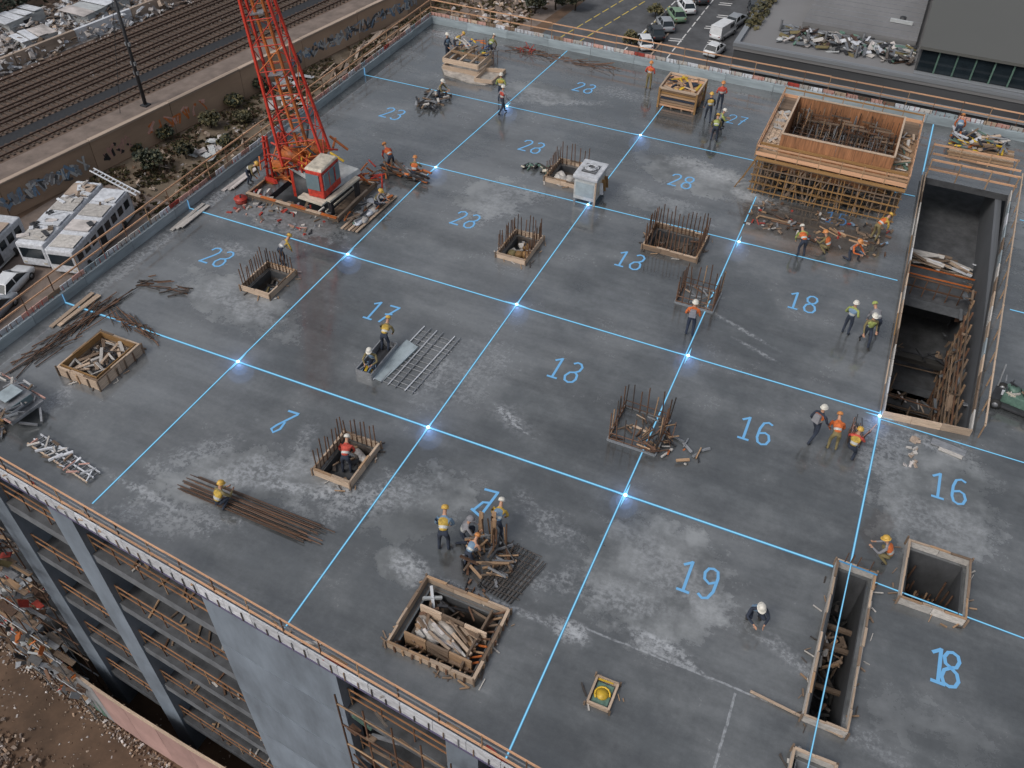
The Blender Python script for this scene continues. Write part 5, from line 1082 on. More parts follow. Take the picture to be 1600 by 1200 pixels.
piece('raker', 'white', (-1.25, 1.1, .3), (-.75, .35, -.2), .1, .12, t); piece('raker', 'greym', (-1.3, .6, .2), (-.8, 1.0, .0), .1, .1, t)
# P : small sleeve box
t = formbox('sleeve_box', 'small timber framed sleeve box with a yellow cap near the bottom', -2.74, 12.62, -2.02, 13.55, .14, 'timpale', depth=.3, bars=0, bw=.07)
block('plate', 'green', -.26, -.36, .03, .26, .36, .06, t)
mb = MB(); mb.tube([(-.14, 0, .02), (-.14, 0, .12)], .001, 4); 
MB().tube([(.0, -.02, .03), (.0, -.02, .13)], .19, 16).build('sleeve_cap', M['yellow'], t)
MB().tube([(math.cos(a) * .24, -.02 + math.sin(a) * .24, .1) for a in [i * .5 for i in range(9)]], .035, 6).build('sleeve_ring', M['yellow'], t)
piece('strap', 'yellow', (-.3, .42, .1), (.2, .45, .14), .08, .03, t)
# timber pallet stack
t = thing('timber_stack', 'banded stack of orange formwork panels near the far parapet', 'timber stack', (-11.55, 52.9, 0))
for L__ in range(7):
    z = .12 + L__ * .16
    for i in range(5): block('panel', rnd.choice(['railwood', 'yellowt', 'timber', 'yellow', 'timdirty', 'navy' if i == 0 else 'yellowt']), -1.15 + U(-.12, .08), -1.1 + i * .44, z, 1.15 + U(-.1, .12), -1.1 + i * .44 + .42, z + .12, t)
for i in range(4): block('bearer', 'timdirty', -1.1 + i * .7, -1.1, 0, -1.0 + i * .7, 1.1, .12, t)
for p, q in (((-1.2, -1.15), (1.2, -1.15)), ((1.2, -1.15), (1.2, 1.15)), ((-1.2, 1.15), (1.2, 1.15)), ((-1.2, -1.15), (-1.2, 1.15))): piece('edge_frame', 'timpale', (*p, 1.3), (*q, 1.3), .1, .12, t)
for x, y in ((-1.2, -1.15), (1.2, -1.15), (1.2, 1.15), (-1.2, 1.15)): piece('corner_post', 'yellowt', (x, y, 0), (x, y, 1.3), .12, .12, t)
piece('tarp_patch', 'navy', (.1, -.5, 1.27), (.6, .5, 1.28), .7, .02, t); scraps(t, 26, 1.0, 1.0, 1.27, ['timber', 'railwood', 'timpale', 'navy', 'yellow'], .3, 1.3, .14, .1, seed=170)
# grey site unit next to opening E
t = thing('site_unit', 'light grey boxy site unit with coiled hose on its domed lid', 'machine', (-12.95, 39.9, 0))
MB().box(-.62, -.85, .25, .62, .85, 1.5).build('body', M['greym'], t, bevel=.05)
MB().box(-.7, -.93, 1.5, .7, .93, 1.72).build('lid', M['white'], t, bevel=.07)
for x in (-.55, .55):
    for y in (-.75, .75): block('leg', 'steel', x - .06, y - .06, 0, x + .06, y + .06, .25, t)
block('grille', 'dark', -.4, -.45, 1.73, .4, .45, 1.75, t)
for i in range(6): block('grille_slat', 'steel', -.4, -.4 + i * .15, 1.75, .4, -.34 + i * .15, 1.78, t)
MB().tube([(math.cos(a) * (.38 - a * .012), math.sin(a) * (.38 - a * .012), 1.8 + a * .004) for a in [i * .45 for i in range(40)]], .03, 5).build('hose', M['white'], t)
block('side_panel', 'cream', .625, -.5, .5, .64, .5, 1.3, t); block('side_panel', 'kerb', -.5, -.875, .5, .5, -.855, 1.3, t)
block('frame_post', 'timpale', .58, -.9, .05, .66, -.82, 1.6, t)
for i in range(3): piece('hung_cloth', 'yellowt' if i else 'white', (.72, -.3 + i * .4, 1.2), (.78, -.25 + i * .4, .5), .2, .04, t)
# trench box with tray
t = thing('trench_box', 'narrow grey trench box with two workers inside', 'formwork', (-16.58, 23.4, 0))
for p, q in (((-.38, -1.1), (.38, -1.1)), ((.38, -1.1), (.38, 1.1)), ((-.38, 1.1), (.38, 1.1)), ((-.38, -1.1), (-.38, 1.1))): piece('side_board', 'steel', (*p, .18), (*q, .18), .05, .36, t)
block('tray_floor', 'dark', -.36, -1.08, .004, .36, 1.08, .02, t)
scraps(t, 16, .3, .4, .05, ['vblue', 'steel', 'yellow', 'blue', 'dark'], .2, .5, .12, .3, seed=180, cy=-.65)
# mesh mats
t = thing('mesh_mat', 'pale galvanised mesh mat lying askew right of the trench box', 'mesh mat', (-15.1, 24.3, .02), -.02)
for i in range(6): x = -1.0 + i * .36 + (i > 3) * .1; rod('long_bar', 'steel' if i % 2 else 'white', (x, -2.0, .03), (x + .22 + U(-.1, .15), 2.0, .05), .028, t)
for i in range(13): y = -1.9 + i * .3; rod('cross_bar', 'steel', (-1.0 + i * .015, y, .02), (1.0 + i * .015, y + U(-.05, .05), .02), .014, t)
slabsheet([(-1.25, -1.9), (-.6, -1.95), (-.3, .6), (-1.0, .8)], .012, 'kerb', t, 'sheet', .01)
# long bar bundle
t = thing('bar_bundle', 'long bundle of rusty bars laid slanting near the lower left edge', 'rebar bundle', (-16.8, 14.4, .03))
for i in range(26):
    y = -.42 + (i % 13) * .07 + U(-.03, .03); z = .02 + (i // 13) * .05; x0 = -3.05 + U(0, .7); rod('bar', 'rebar' if i % 3 else 'bardark', (x0, y + U(-.05, .12), z), (x0 + U(5.2, 5.9), y - .0 + U(-.1, .1), z + .02), .021, t)
# rebar pile with workers
t = thing('rebar_pile', 'dark rebar mats and upright bars among the stooping workers', 'rebar pile', (-8.0, 16.1, 0))
for i in range(11): rod('mat_bar', 'bardark', (.35 + i * .13, -1.1 - .02 * i, .06), (.75 + i * .14 + U(-.05, .05), 1.1 - .04 * i, .1), .02, t)
for i in range(9): rod('mat_bar', 'bardark', (.3, -1.0 + i * .25, .04), (1.9, -1.0 + i * .24, .05), .018, t)
for i in range(12): x, y = U(-.5, .7), U(.1, 1.0); rod('upright_bar', rnd.choice(['rebar', 'timber', 'rebar']), (x, y, 0), (x + U(-.1, .1), y, U(.9, 1.7)), .03, t)
for (x, y) in ((-.45, .8), (-.05, 1.0), (.1, .7)): piece('upright_board', 'timber', (x, y, .1), (x + .05, y, 1.5), .16, .05, t)
scraps(t, 50, 1.0, .9, .03, ['timdirty', 'rebar', 'dark', 'steel', 'timber'], .3, 1.2, .08, .4, seed=190, cx=.2)
scraps(t, 12, .5, .3, .03, ['rebar', 'dark'], .1, .4, .06, .1, seed=191, cx=.2, cy=-1.3)
# left: rebar and mesh debris, low cart, linear debris
t = thing('bar_scatter', 'rusty bent bars strewn along the back of the scrap filled box', 'rebar scatter', (-28.6, 20.3, 0))
r_ = random.Random(5)
for i in range(46):
    k = r_.random(); x = -1.5 + r_.gauss(0, .25) + .15 * k; y = -3.3 + k * 4.6; a = 1.45 + r_.gauss(0, .18); l_ = r_.uniform(.5, 1.6)
    rod('bar', 'rebar' if i % 3 else 'bardark', (x - math.cos(a) * l_, y - math.sin(a) * l_, .04), (x + math.cos(a) * l_, y + math.sin(a) * l_, .05 + r_.random() * .12), .022, t)
for i in range(38):
    k = r_.random(); x = -.9 + k * 3.0; y = .9 - k * .7 + r_.gauss(0, .18); a = -.35 + r_.gauss(0, .3); l_ = r_.uniform(.3, .9)
    rod('bar', 'rebar' if i % 3 else 'bardark', (x - math.cos(a) * l_, y - math.sin(a) * l_, .04), (x + math.cos(a) * l_, y + math.sin(a) * l_, .06 + r_.random() * .14), .022, t)
t = thing('bar_scatter', 'short bent dark bars beside the light line on the left', 'rebar scatter', (-28.4, 23.6, 0)); scraps(t, 22, 1.3, .5, .03, ['bardark', 'rebar'], .4, 1.2, .04, .1, seed=200, ali=.5, name='bar')
t = thing('site_cart', 'mud splashed grey site cart at the left edge of the deck', 'cart', (-28.6, 14.6, 0), -.12)
MB().box(-1.5, -.75, .35, 1.2, .75, .5).build('chassis', M['steel'], t, bevel=.03)
MB().box(-.2, -.62, .5, .95, .62, .95).build('cab', M['steel'], t, bevel=.08); block('windscreen', 'glassb', .955, -.5, .65, .975, .5, .95, t)
block('roof_hatch', 'kerb', .0, -.4, 1.06, .7, .4, 1.1, t); block('engine_cover', 'concdark', -1.3, -.6, .5, -.3, .6, .85, t)
for s_ in (-1, 1): piece('side_rail', 'pinkb', (-1.5, s_ * .8, .62), (1.3, s_ * .8, .62), .05, .08, t); [add_wheel(t, x, s_ * .72, .27, .2) for x in (-.3,)]
piece('tow_bar', 'steel', (1.2, -.5, .3), (1.7, -.1, .1), .08, .08, t); piece('tow_bar', 'steel', (1.2, .5, .3), (1.7, .1, .1), .08, .08, t)
scraps(t, 50, 1.4, .95, .8, ['steel', 'concmid', 'conc', 'timdirty', 'steel', 'bag'], .2, .9, .08, .12, seed=210)
scraps(t, 12, .9, .5, .03, ['yellowt', 'timdirty', 'steel'], .2, .7, .1, .3, seed=211, cx=.6, cy=-1.2)
t = thing('lattice_ladder', 'muddy pale lattice ladder lying beyond the front guardrail', 'ladder', (-24.6, 13.35, .05), -.17)
for y in (-.28, .0, .3): piece('stile', rnd.choice(['pinkb', 'white', 'timpale']), (-1.9, y, .04), (1.7, y + .06, .06), .05, .07, t)
for i in range(16): piece('rung', 'steel', (-1.7 + i * .22, -.28, .07), (-1.66 + i * .22, .32, .07), .04, .04, t)
scraps(t, 20, 1.7, .4, .08, ['bag', 'pinkb', 'timdirty', 'white'], .2, .8, .1, .1, seed=220)
# far wet patch with scrap
t = thing('scrap_patch', 'dark scrap and bent bars round the kneeling worker at the far left', 'scrap', (-25.9, 46.0, 0)); scraps(t, 46, .9, 1.3, .03, ['dark', 'bardark', 'timdirty', 'steel', 'bag'], .2, 1.0, .12, .35, seed=230)
t = thing('floor_tools', 'dark hand tools left of the opening behind the grey unit', 'tools', (-16.7, 41.3, 0)); scraps(t, 20, .8, .35, .03, ['dark', 'bardark', 'green', 'cream'], .2, .8, .14, .2, seed=231)
# debris below the big formwork
t = thing('scrap_scatter', 'colourful small scrap strewn on the damp patch before the big formwork', 'scrap', (-1.0, 42.3, 0))
scraps(t, 130, 3.7, 1.5, .02, ['timdirty', 'timdirty', 'redb', 'vblue', 'bag', 'timber', 'steel', 'dark', 'bardark', 'timdirty', 'rebar', 'plydark'], .08, .45, .12, .1, seed=240)
scraps(t, 10, 3.0, .3, .03, ['timber', 'rebar'], .8, 2.0, .08, .06, seed=241, ali=-.1, cy=-.3)
t = thing('scrap_pile', 'mixed scrap pile with timber lengths in the far right corner', 'scrap', (6.2, 55.0, 0))
scraps(t, 90, 1.6, 1.0, .05, ['timdirty', 'steel', 'yellow', 'bag', 'orange', 'dark', 'white', 'green', 'timpale', 'navy'], .2, 1.3, .18, .7, seed=250)
for i in range(7): piece('length', rnd.choice(['timpale', 'timber']), (-1.6 + U(-.3, .3), .2 - i * .3, .1), (2.0, -.1 - i * .3, .3), .09, .09, t)
t = thing('bent_bars', 'rusty bent bars along the foot of the far parapet', 'rebar scatter', (-22, 55.6, 0))
for i in range(34): x = U(-3, 5); rod('bar', 'rebar', (x, U(-.7, .5), .03), (x + U(.5, 1.8), U(-.7, .5), U(.05, .3)), .022, t)
for i in range(12): x = -1.5 + U(-.6, .6); rod('bar', 'redb', (x, U(-.3, .6), .03), (x + U(-.5, .5), U(-.3, .6), U(.1, .7)), .03, t)
t = thing('tie_wire_tangle', 'tangle of rusty tie wire and bars beside the kneeling worker', 'tie wire', (3.15, 27.5, 0))
for i in range(36): p = Vector((U(-.3, .3), U(-.4, .5), .05)); rod('wire', rnd.choice(['rebar', 'bardark', 'rebar', 'pinkb']), p, p + Vector((U(-.3, .3), U(-.3, .3), U(.2, 1.1))), .016, t)
t = thing('engine_cart', 'green engine cart on a low skid at the right edge', 'machine', (9.0, 32.4, 0), -.2)
MB().box(-.95, -.6, .12, 1.0, .6, .24).build('skid', M['dark'], t, bevel=.02); MB().box(-.6, -.38, .24, .5, .4, .72).build('engine_block', M['green'], t, bevel=.06)
MB().tube([(-.3, 0, .72), (-.3, 0, .9)], .22, 12).build('air_filter', M['green'], t); MB().tube([(.2, .1, .72), (.2, .1, 1.05)], .1, 10).build('exhaust', M['dark'], t)
for s_ in (-1, 1): [add_wheel(t, x, s_ * .62, .22, .14) for x in (-.7, .7)]
piece('handle', 'steel', (-.9, .5, .3), (-1.0, .9, 1.2), .05, .05, t); piece('fuel_tank', 'cream', (.5, 0, .8), (.9, 0, .8), .4, .3, t); piece('pull_cord', 'white', (-.62, -.2, .5), (-.65, -.2, .7), .1, .1, t)
scraps(t, 16, .8, .5, .75, ['steel', 'timdirty', 'bag', 'dark', 'cream'], .2, .6, .08, .25, seed=260)
t = thing('loose_tools', 'small tools and fixings right of the lower starter bar cage', 'tools', (-2.9, 24.0, 0)); scraps(t, 18, .9, .7, .02, ['timber', 'dark', 'bag', 'steel', 'orange'], .1, .6, .1, .12, seed=270)
t = thing('spill_heap', 'rough pale dried concrete strip right of the shaft front end', 'spill', (5.35, 27.9, 0)); scraps(t, 16, .25, .9, .0, ['cope', 'bag', 'rubble'], .1, .3, .16, .05, seed=271)
t = thing('loose_board', 'weathered board lying at the front end of the long shaft', 'board', (6.9, 28.7, .03)); piece('plank', 'steel', (-.9, .1, .02), (.4, -.1, .03), .35, .05, t); piece('plank', 'bag', (-.6, -.2, .02), (.3, -.35, .02), .2, .04, t)
for k, (x, y, lb) in enumerate([(-31.2, 33.2, 'long pale off-cut slab leaning by the left parapet'), (-31.3, 29.0, 'short pale board against the left parapet by the blue mark'), (-31.0, 20.6, 'yellowish board against the left parapet')]):
    t = thing('loose_board', lb, 'board', (x, y, .03)); [piece('plank', ['rubble', 'bag', 'timpale'][k], (U(-.1, .1) + j * .16, -1.5 + j * .2, .03 + j * .03), (U(-.1, .2) + j * .16, 1.2, .05), .2, .05, t) for j in range(3)]

# ------------------------------------------------------------------ red crane
cr_ = thing('tower_crane', 'red lattice boom crane with white roofed cab standing over a square pit', 'crane', (-26.5, 33.7, 0))
def L3(x, y, z): return Vector((x + 26.5, y - 33.7, z))
b0 = L3(-26.5, 33.35, 2.4); b1 = L3(-27.9, 33.2, 11.2); b1 = b0 + (b1 - b0) * 1.5
ax = (b1 - b0).normalized(); rx = Vector((.93, .36, 0)); ry = ax.cross(rx).normalized(); rx = ry.cross(ax)
def ch(k, sx, sy): 
    w_ = 1.12 - .5 * min(k * 1.5, 1.15); return b0 + (b1 - b0) * k + rx * sx * w_ + ry * sy * w_ * .62
cor = [(-1, -1), (1, -1), (1, 1), (-1, 1)]
for sx, sy in cor:
    for i in range(3): piece('chord', 'red', ch(i / 3, sx, sy), ch((i + 1) / 3, sx, sy), .115, .115, cr_)
NB = 11
for i in range(NB):
    k0, k1 = i / NB, (i + 1) / NB
    for j in range(4):
        a, b_ = cor[j], cor[(j + 1) % 4]; rod('lacing', 'red' if (i + j) % 4 else 'orange', ch(k0, *a), ch(k1, *b_), .026, cr_); rod('lacing', 'red', ch(k1, *b_), ch(k1, *a), .022, cr_)
for s_ in (-.25, .25): piece('inner_ladder_rail', 'orange', b0 + rx * s_, b1 + rx * s_, .12, .12, cr_)
for i in range(34): p = b0 + (b1 - b0) * (i / 34); rod('ladder_rung', 'orange', p - rx * .25, p + rx * .25, .03, cr_)
for i in range(4): p = b0 + (b1 - b0) * (.12 + i * .22); piece('rest_platform', 'steel', p - rx * .55, p + rx * .2, .5, .05, cr_)
piece('hydraulic_line', 'cream', b0 + ry * .2 + rx * .12, b1 + ry * .2 + rx * .12, .06, .06, cr_)
# slewing deck and undercarriage
MB().add([L3(-27.9, 33.3, 1.5), L3(-24.4, 32.1, 1.5), L3(-24.0, 34.6, 1.5), L3(-27.7, 35.0, 1.5), L3(-27.8, 33.4, 1.75), L3(-24.5, 32.2, 1.75), L3(-24.1, 34.5, 1.75), L3(-27.6, 34.9, 1.75)],
    [(0, 3, 2, 1), (4, 5, 6, 7), (0, 1, 5, 4), (1, 2, 6, 5), (2, 3, 7, 6), (3, 0, 4, 7)]).build('slewing_deck', M['greym'], cr_)
for (x, y) in ((-27.7, 33.5), (-24.6, 32.3), (-24.3, 34.4), (-27.5, 34.8)): piece('leg', 'dark' if x > -25 else 'red', L3(x, y, -.3), L3(x, y, 1.5), .22, .22, cr_)
MB().tube([L3(-26.4, 33.4, .2), L3(-26.4, 33.4, 1.5)], .95, 18).build('slew_ring', M['dark'], cr_)
for z in (2.1, 2.45, 2.8): piece('deck_rail', 'orange', L3(-27.8, 33.3, z), L3(-25.3, 32.4, z), .05, .06, cr_)
for i in range(5): piece('deck_rail_post', 'red', L3(-27.8 + i * .62, 33.3 - i * .22, 1.75), L3(-27.8 + i * .62, 33.3 - i * .22, 2.85), .07, .07, cr_)
for z in (2.2, 2.7): piece('deck_rail', 'orange', L3(-28.0, 32.75, z), L3(-27.9, 34.9, z), .05, .06, cr_)
# cab
cb = MB().obox(L3(-24.45, 31.85, 2.6), (.92, 1.7, 1.45), (0, 0, .05)).build('cab', M['red'], cr_, bevel=.05)
MB().obox(L3(-24.5, 31.9, 3.38), (1.02, 1.7, .12), (0, 0, .05), 0, .86).build('cab_roof', M['cream'], cr_, bevel=.04)
gl = MB().obox(L3(-23.96, 31.87, 2.75), (.06, 1.5, .85), (0, 0, .05)).build('cab_window', M['glassb'], cr_)
MB().obox(L3(-24.48, 30.98, 2.75), (.74, .06, .85), (0, 0, .05)).build('cab_window', M['glassb'], cr_)
for k in (-.26, .26): MB().obox(L3(-23.94, 31.87 + k, 2.75), (.07, .05, .77), (0, 0, .05)).build('window_bar', M['red'], cr_)
piece('cab_step', 'cream', L3(-25.3, 30.9, 1.82), L3(-23.8, 30.8, 1.82), .5, .08, cr_); piece('cab_sill', 'cream', L3(-23.75, 31.0, 1.85), L3(-23.6, 33.6, 1.85), .3, .1, cr_)
# machinery deck clutter: winches, rams, counter frames
r_ = random.Random(44)
for (x, y, rr) in ((-26.6, 34.3, .45), (-27.3, 33.2, .38)): MB().tube([L3(x - .5, y, 2.4), L3(x + .5, y + .1, 2.4)], rr, 14).build('winch_drum', M['orange'], cr_)
for i in range(46):
    p = L3(r_.uniform(-28.2, -25.2), r_.uniform(32.2, 35.1), r_.uniform(1.9, 3.1)); d = Vector((r_.gauss(0, 1), r_.gauss(0, 1), r_.gauss(0, .8))).normalized() * r_.uniform(.2, .6)
    rod('hose', r_.choice(['red', 'orange', 'yellow', 'red', 'dark', 'orange']), p - d, p + d, r_.uniform(.03, .07), cr_)
for i in range(7): x = r_.uniform(-28, -25.6); y = r_.uniform(32.2, 34.8); MB().obox(L3(x, y, 2.1), (r_.uniform(.3, .7), r_.uniform(.3, .7), .5), (0, 0, r_.random())).build('motor_housing', M[r_.choice(['red', 'dark', 'orange', 'yellow'])], cr_, bevel=.04)
for (x, y) in ((-29.5, 33.7), (-29.0, 34.4)):
    for dx, dy in ((-.16, 0), (.16, .05)): piece('jack_leg', 'red', L3(x + dx, y + dy, .1), L3(x + dx * .5 + .05, y + dy + .1, 2.7), .1, .12, cr_)
    for i in range(6): piece('jack_rung', 'redb', L3(x - .16, y, .3 + i * .42), L3(x + .16, y + .05, .5 + i * .4), .06, .06, cr_)
    block_ = piece('jack_foot', 'orange', L3(x - .3, y, .08), L3(x + .3, y, .08), .5, .14, cr_)
piece('outrigger', 'red', L3(-29.3, 34.0, 1.0), L3(-27.8, 33.4, 1.6), .25, .25, cr_); piece('outrigger', 'red', L3(-29.6, 33.5, .3), L3(-28.2, 32.6, .9), .16, .2, cr_)
for i in range(14): p = L3(r_.uniform(-29.6, -28.6), r_.uniform(33.0, 35.2), r_.uniform(.1, 2.0)); d = Vector((r_.gauss(0, 1), r_.gauss(0, 1), r_.gauss(0, 1))).normalized() * r_.uniform(.2, .6); rod('bracket_bar', r_.choice(['red', 'redb', 'orange']), p - d, p + d, .045, cr_)
for i in range(20): p = L3(r_.uniform(-25.2, -23.6), r_.uniform(35.4, 37.4), r_.uniform(.1, .55)); d = Vector((r_.gauss(0, 1), r_.gauss(0, 1), r_.gauss(0, 1))).normalized() * r_.uniform(.2, .6); rod('bracket_bar', r_.choice(['red', 'orange', 'redb', 'timdirty']), p - d, p + d, .05, cr_)
# pit frame
t = formbox('crane_pit_frame', 'low orange stained timber frame round the pit beneath the crane', -29.7, 31.9, -24.0, 35.7, .22, 'timdirty', depth=0, bw=.12)
for i in range(6): piece('top_board', 'orange' if i % 2 else 'timpale', (-2.85 + i * .95, -1.95, .27), (-1.92 + i * .95, -1.95, .27), .16, .05, t)
block('margin_board', 'timdirty', 2.05, -1.7, .01, 2.6, 1.75, .05, t); piece('edge_rail', 'cream', (2.05, -1.75, .3), (2.15, 1.8, .3), .07, .08, t)
block('pit_liner', 'pitshade', -1.9, -1.65, -2.5, 2.3, 1.35, -2.4, t)  # pit floor coloured near-black in place of shade under the crane
scraps(t, 40, 2.7, .12, .1, ['timdirty', 'bag', 'dark', 'redb', 'steel'], .2, .8, .14, .15, seed=300, cy=-1.8)
t = thing('bag_row', 'row of dirty white bags and planks right of the crane pit', 'bags', (-23.0, 33.4, 0))
for i in range(9): lump('cement_bag', 'bag' if i % 3 else 'white', (U(-.3, .3), -1.3 + i * .33, .18), (.55, .42, .28), t, U(0, 3), 300 + i)
for i in range(5): piece('plank', 'timdirty' if i % 2 else 'timpale', (-.45 + i * .22, -2.0, .05 + .01 * i), (-.3 + i * .22, 1.9, .08), .14, .05, t)
scraps(t, 24, .6, 1.6, .1, ['dark', 'timdirty', 'orange', 'green', 'steel'], .3, 1.2, .1, .3, seed=310, ali=1.45)
t = thing('rail_pile', 'pile of dark steel sections and orange scrap behind the crane cab', 'steel pile', (-23.0, 37.4, 0)); scraps(t, 44, 1.5, .5, .05, ['dark', 'bardark', 'orange', 'rebar', 'steel'], .5, 1.8, .12, .5, seed=320, ali=-.2)
t = thing('red_reel', 'small round red reel on the deck left of the crane pit', 'reel', (-29.7, 31.3, 0), .3)
MB().tube([(0, 0, 0), (0, 0, .22)], .32, 16).build('drum', M['redb'], t); MB().tube([(0, 0, .22), (0, 0, .26)], .36, 16).build('flange', M['red'], t); rod('spindle', 'dark', (0, 0, .2), (0, 0, .4), .05, t)
t = thing('red_scrap', 'red flecks of scrap on the deck below the crane pit', 'scrap', (-27.2, 30.9, 0)); scraps(t, 60, 2.6, .8, .01, ['redb', 'bag', 'dark', 'pinkb', 'timdirty', 'steel'], .08, .4, .1, .03, seed=330)

# ------------------------------------------------------------------ set-out light grid
GX = [-21.96, -12.70, -4.31, 3.93]; GY = [57.0, 47.55, 38.98, 29.66, 21.0]
def lline(a, b_, label, wd=.1):
    a = Vector((*a, 0)); b_ = Vector((*b_, 0)); t = thing('light_line', label, 'light line', (a.x, a.y, .012), 0, 'projected blue light lines'); d = b_ - a
    n = max(1, int(d.length / 9)); e = d.normalized()
    for i in range(n): piece('light_strip', 'line', d * (i / n), d * ((i + 1) / n), wd * .85, .006, t)
    piece('light_core', 'linecore', Vector((0, 0, .004)), d + Vector((0, 0, .004)), wd * .42, .006, t)
def gl_(u, v): return (u, v)
lline((-21.05, 57.05), (-22.0, 38.98), 'blue light line running from the far parapet on the left column line', .09)
lline((-22.0, 38.98), (-22.15, 12.2), 'blue light line running to the near edge on the left column line', .09)
lline((-12.35, 57.05), (-12.7, 38.98), 'blue light line through the timber stack on the second column line', .09)
lline((-12.7, 38.98), (-12.72, 10.9), 'blue light line running to the near edge on the second column line', .09)
lline((-4.6, 43.9), (-4.3, 9.9), 'blue light line passing the two starter bar cages', .09)
lline((3.55, 57.05), (3.55, 50.4), 'short blue light line from the far parapet to the shaft corner', .12)
lline((3.95, 29.2), (3.95, 21.1), 'blue light line from the shaft corner to the long opening', .1)
lline((-31.8, 47.5), (-5.2, 47.75), 'farthest crosswise blue light line behind the crane boom', .09)
lline((-23.4, 39.0), (3.45, 39.35), 'second crosswise blue light line from the crane to the shaft', .1)
lline((-31.8, 29.6), (3.9, 29.55), 'third crosswise blue light line across the deck centre', .11)
lline((3.9, 29.2), (16, 29.1), 'blue light line continuing right of the shaft front end', .08)
lline((8.6, 39.3), (16, 39.3), 'blue light line right of the long shaft', .1)
lline((1.4, 47.75), (3.4, 47.8), 'short blue light line between big formwork and the shaft', .08); lline((8.8, 47.8), (16, 47.8), 'farthest blue light line right of the shaft', .08)
lline((-31.8, 20.75), (3.4, 21.0), 'nearest thick crosswise blue light line', .13)
t = thing('light_line', 'blue light line lying across the rim of the long narrow opening', 'light line', (3.9, 21.0, .43), 0, 'projected blue light lines')
piece('light_strip', 'line', (0, .2, 0), (-.05, -8.5, 0), .05, .008, t); piece('light_core', 'linecore', (0, .2, .008), (-.05, -8.5, .008), .025, .008, t)
piece('light_strip', 'line', (-.4, 0, -.004), (.9, -.05, -.004), .07, .006, t)
lline((4.8, 20.95), (16, 20.6), 'blue light line running right past the square opening', .08)
for k, (x, y) in enumerate([(-31.8, 47.5), (-31.8, 29.6), (-31.8, 20.75)]):
    t = thing('light_mark', ['blue light mark climbing the left parapet, farthest one', 'blue light mark climbing the left parapet in the middle', 'blue light mark climbing the left parapet, nearest one'][k], 'light mark', (x, y, 0), 0, 'light marks on the left parapet')
    piece('light_strip', 'num', (-.012, 0, .01), (-.012, 0, .5), .12, .006, t)
mk = None
spots = [(-21.4, 47.6, 'farthest left glowing marker beside the standing worker', .5), (-21.95, 39.0, 'glowing marker just right of the crane', .5), (-21.98, 29.63, 'glowing marker at the far side of the number seventeen cell', 1), (-22.05, 20.82, 'glowing marker nearest the left side of the deck', 1.1),
    (-12.55, 47.7, 'glowing marker between timber stack and grey unit', .7), (-12.7, 39.1, 'glowing marker in front of the grey site unit', .7), (-12.7, 29.62, 'glowing marker in the centre of the deck', 1), (-12.72, 20.87, 'glowing marker at the left of the thick near line', 1.2),
    (-4.42, 39.2, 'glowing marker right of the wide bar ringed opening', .6), (-4.36, 29.58, 'glowing marker below the orange jacketed worker', 1), (-4.32, 20.93, 'glowing marker on the thick near line in the middle', 1.1), (3.9, 29.35, 'glowing marker at the front corner of the long shaft', .9)]
for x, y, lb, e in spots:
    t = thing('marker_light', lb, 'marker light', (x, y, .02), .0, 'glowing grid markers')
    MB().tube([(0, 0, 0), (0, 0, .03)], .07, 12).build('lens', M['flare'], t)
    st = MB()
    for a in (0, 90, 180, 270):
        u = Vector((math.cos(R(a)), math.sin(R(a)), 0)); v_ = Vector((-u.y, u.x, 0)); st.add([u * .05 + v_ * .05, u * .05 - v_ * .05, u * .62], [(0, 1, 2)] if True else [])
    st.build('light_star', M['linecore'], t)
    for r0, e0, z0 in ((.12, 1.8, .1), (.26, 3.6, .14), (.46, 7, .2), (.8, 11, .3)):
        ld = bpy.data.lights.new('marker_glow', 'POINT'); ld.energy = e0 * e; ld.color = (.2, .44, 1.); ld.shadow_soft_size = r0
        lo = bpy.data.objects.new('marker_glow', ld); COL.objects.link(lo); lo.parent = t; lo.location = (0, 0, z0)
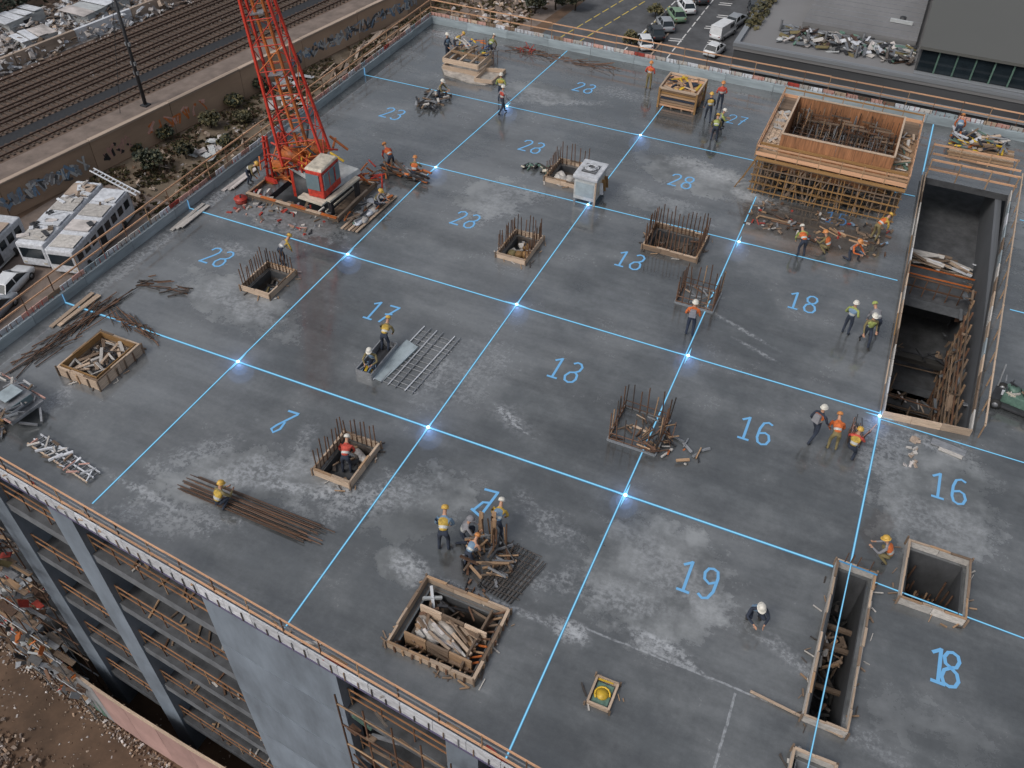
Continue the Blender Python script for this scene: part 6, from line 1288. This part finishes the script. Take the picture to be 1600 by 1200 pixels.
# numbers
GL = {'1': [[(.02, .80), (.31, .98)], [(.29, 1), (.29, 0)], [(.05, 0), (.52, 0)]],
 '2': [[(.03, .78), (.1, .93), (.3, 1), (.48, .93), (.52, .76), (.42, .56), (.02, .0)], [(.0, .035), (.52, .035)]],
 '3': [[(.05, .85), (.15, .97), (.33, 1), (.5, .9), (.52, .7), (.4, .55), (.25, .52)], [(.4, .55), (.54, .4), (.54, .16), (.4, .02), (.18, 0), (.03, .12)]],
 '8': [[(.28, .54), (.1, .62), (.05, .8), (.15, .96), (.3, 1), (.47, .94), (.53, .78), (.45, .6), (.28, .54), (.08, .42), (.02, .22), (.1, .05), (.28, 0), (.46, .05), (.55, .22), (.48, .42), (.28, .54)]],
 'e': [[(.1, .9), (.25, 1), (.42, .98), (.54, .84), (.5, .64), (.36, .53), (.14, .46), (.02, .25), (.1, .06), (.28, 0), (.46, .06), (.54, .22), (.5, .42), (.36, .53)]],
 '7': [[(.03, .96), (.56, .98)], [(.53, .98), (.3, .5), (.14, 0)], [(.12, .46), (.46, .56)]],
 '6': [[(.5, .93), (.32, 1), (.14, .92), (.05, .65), (.04, .25), (.12, .06), (.28, 0), (.46, .06), (.54, .25), (.46, .46), (.3, .52), (.08, .44)]],
 '5': [[(.5, 1), (.1, 1), (.06, .55), (.3, .62), (.5, .5), (.54, .25), (.42, .04), (.2, 0), (.03, .1)]],
 '9': [[(.5, .6), (.3, .5), (.1, .6), (.05, .8), (.14, .96), (.3, 1), (.47, .95), (.54, .75), (.52, .3), (.4, .06), (.22, 0), (.04, .1)]],
 'q': [[(.05, .96), (.58, .98)], [(.55, .95), (.1, .3), (.02, .1), (.2, 0), (.36, .2), (.32, .5), (.18, .42)]],
 'a': [[(.05, .95), (.64, 1)], [(.6, 1), (.46, 0)], [(.48, .02), (.0, .16)], [(.1, .13), (.28, .5), (.53, .56)]]}
def number(txt, cx, y0, label, h=1.32, wd=.105, m_='num', adv=.56, kx=.74):
    t = thing('light_number', label, 'number', (cx, y0, .014), 0, 'projected cell numbers')
    W = adv * h * len(txt) - (adv - .56 * kx) * h; x = -W / 2
    for c in txt:
        mb = MB(); lv = 0
        for st in GL[c]:
            P_ = [Vector((x + a * h * kx, b_ * h)) for a, b_ in st]; n = len(P_); Lf = []; Rt = []
            for i in range(n):
                d = ((P_[min(i + 1, n - 1)] - P_[max(i - 1, 0)])).normalized(); nr = Vector((-d.y, d.x)) * wd / 2
                if i == n - 1 and n > 3 and (P_[0] - P_[-1]).length < 1e-4: d = (P_[1] - P_[-2]).normalized(); nr = Vector((-d.y, d.x)) * wd / 2
                if i == 0 and n > 3 and (P_[0] - P_[-1]).length < 1e-4: d = (P_[1] - P_[-2]).normalized(); nr = Vector((-d.y, d.x)) * wd / 2
                Lf.append(P_[i] + nr); Rt.append(P_[i] - nr)
            for i in range(n - 1): mb.add([(*Lf[i], lv), (*Rt[i], lv), (*Rt[i + 1], lv), (*Lf[i + 1], lv)], [(0, 1, 2, 3)])
            lv += .003
        mb.build('digit', M[m_], t); x += adv * h
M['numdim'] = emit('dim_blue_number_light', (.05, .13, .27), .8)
for txt, x, y, lb in [('23', -27.4, 42.9, 'blue projected number 23 in the far left cell'), ('2e', -17.9, 51.5, 'blue projected number 28 nearest the far parapet'), ('2e', -17.95, 42.9, 'blue projected number 28 left of the grey site unit'),
    ('28', -8.8, 43.0, 'blue projected number 28 on the rippled pale concrete'), ('2e', -18.05, 34.3, 'blue projected number 28 left of the central bar opening'), ('2e', -27.7, 26.0, 'blue projected number 28 between left parapet and bar opening'),
    ('1e', -9.0, 34.6, 'blue projected number 18 below the wide bar opening'), ('18', -.45, 34.95, 'blue projected number 18 left of the trio by the shaft'), ('17', -18.15, 25.75, 'blue projected number 17 above the trench box'), ('1e', -8.95, 25.75, 'blue projected number 18 above the lower bar cage'),
    ('q', -18.15, 18.0, 'blue projected looped single digit above the red workers pit'), ('16', -.6, 25.7, 'blue projected number 16 left of three workers'), ('16', 6.85, 25.85, 'blue projected number 16 right of the shaft front end'),
    ('a', -9.05, 17.7, 'blue projected angular digit above the rebar pile workers'), ('19', -.8, 17.8, 'blue projected number 19 left of the lone crouching worker')]: number(txt, x, y, lb)
number('18', 7.35, 17.95, 'blurred overlapping blue projected number at the lower right', 1.3, .12, 'num', .27)
number('27', -7.7, 51.6, 'blue projected number 27 behind the workers by the timber stack', 1.2, .07)
number('15', -.2, 43.1, 'faint blue projected number lost in the scrap below the big formwork', 1.1, .08, 'numdim')
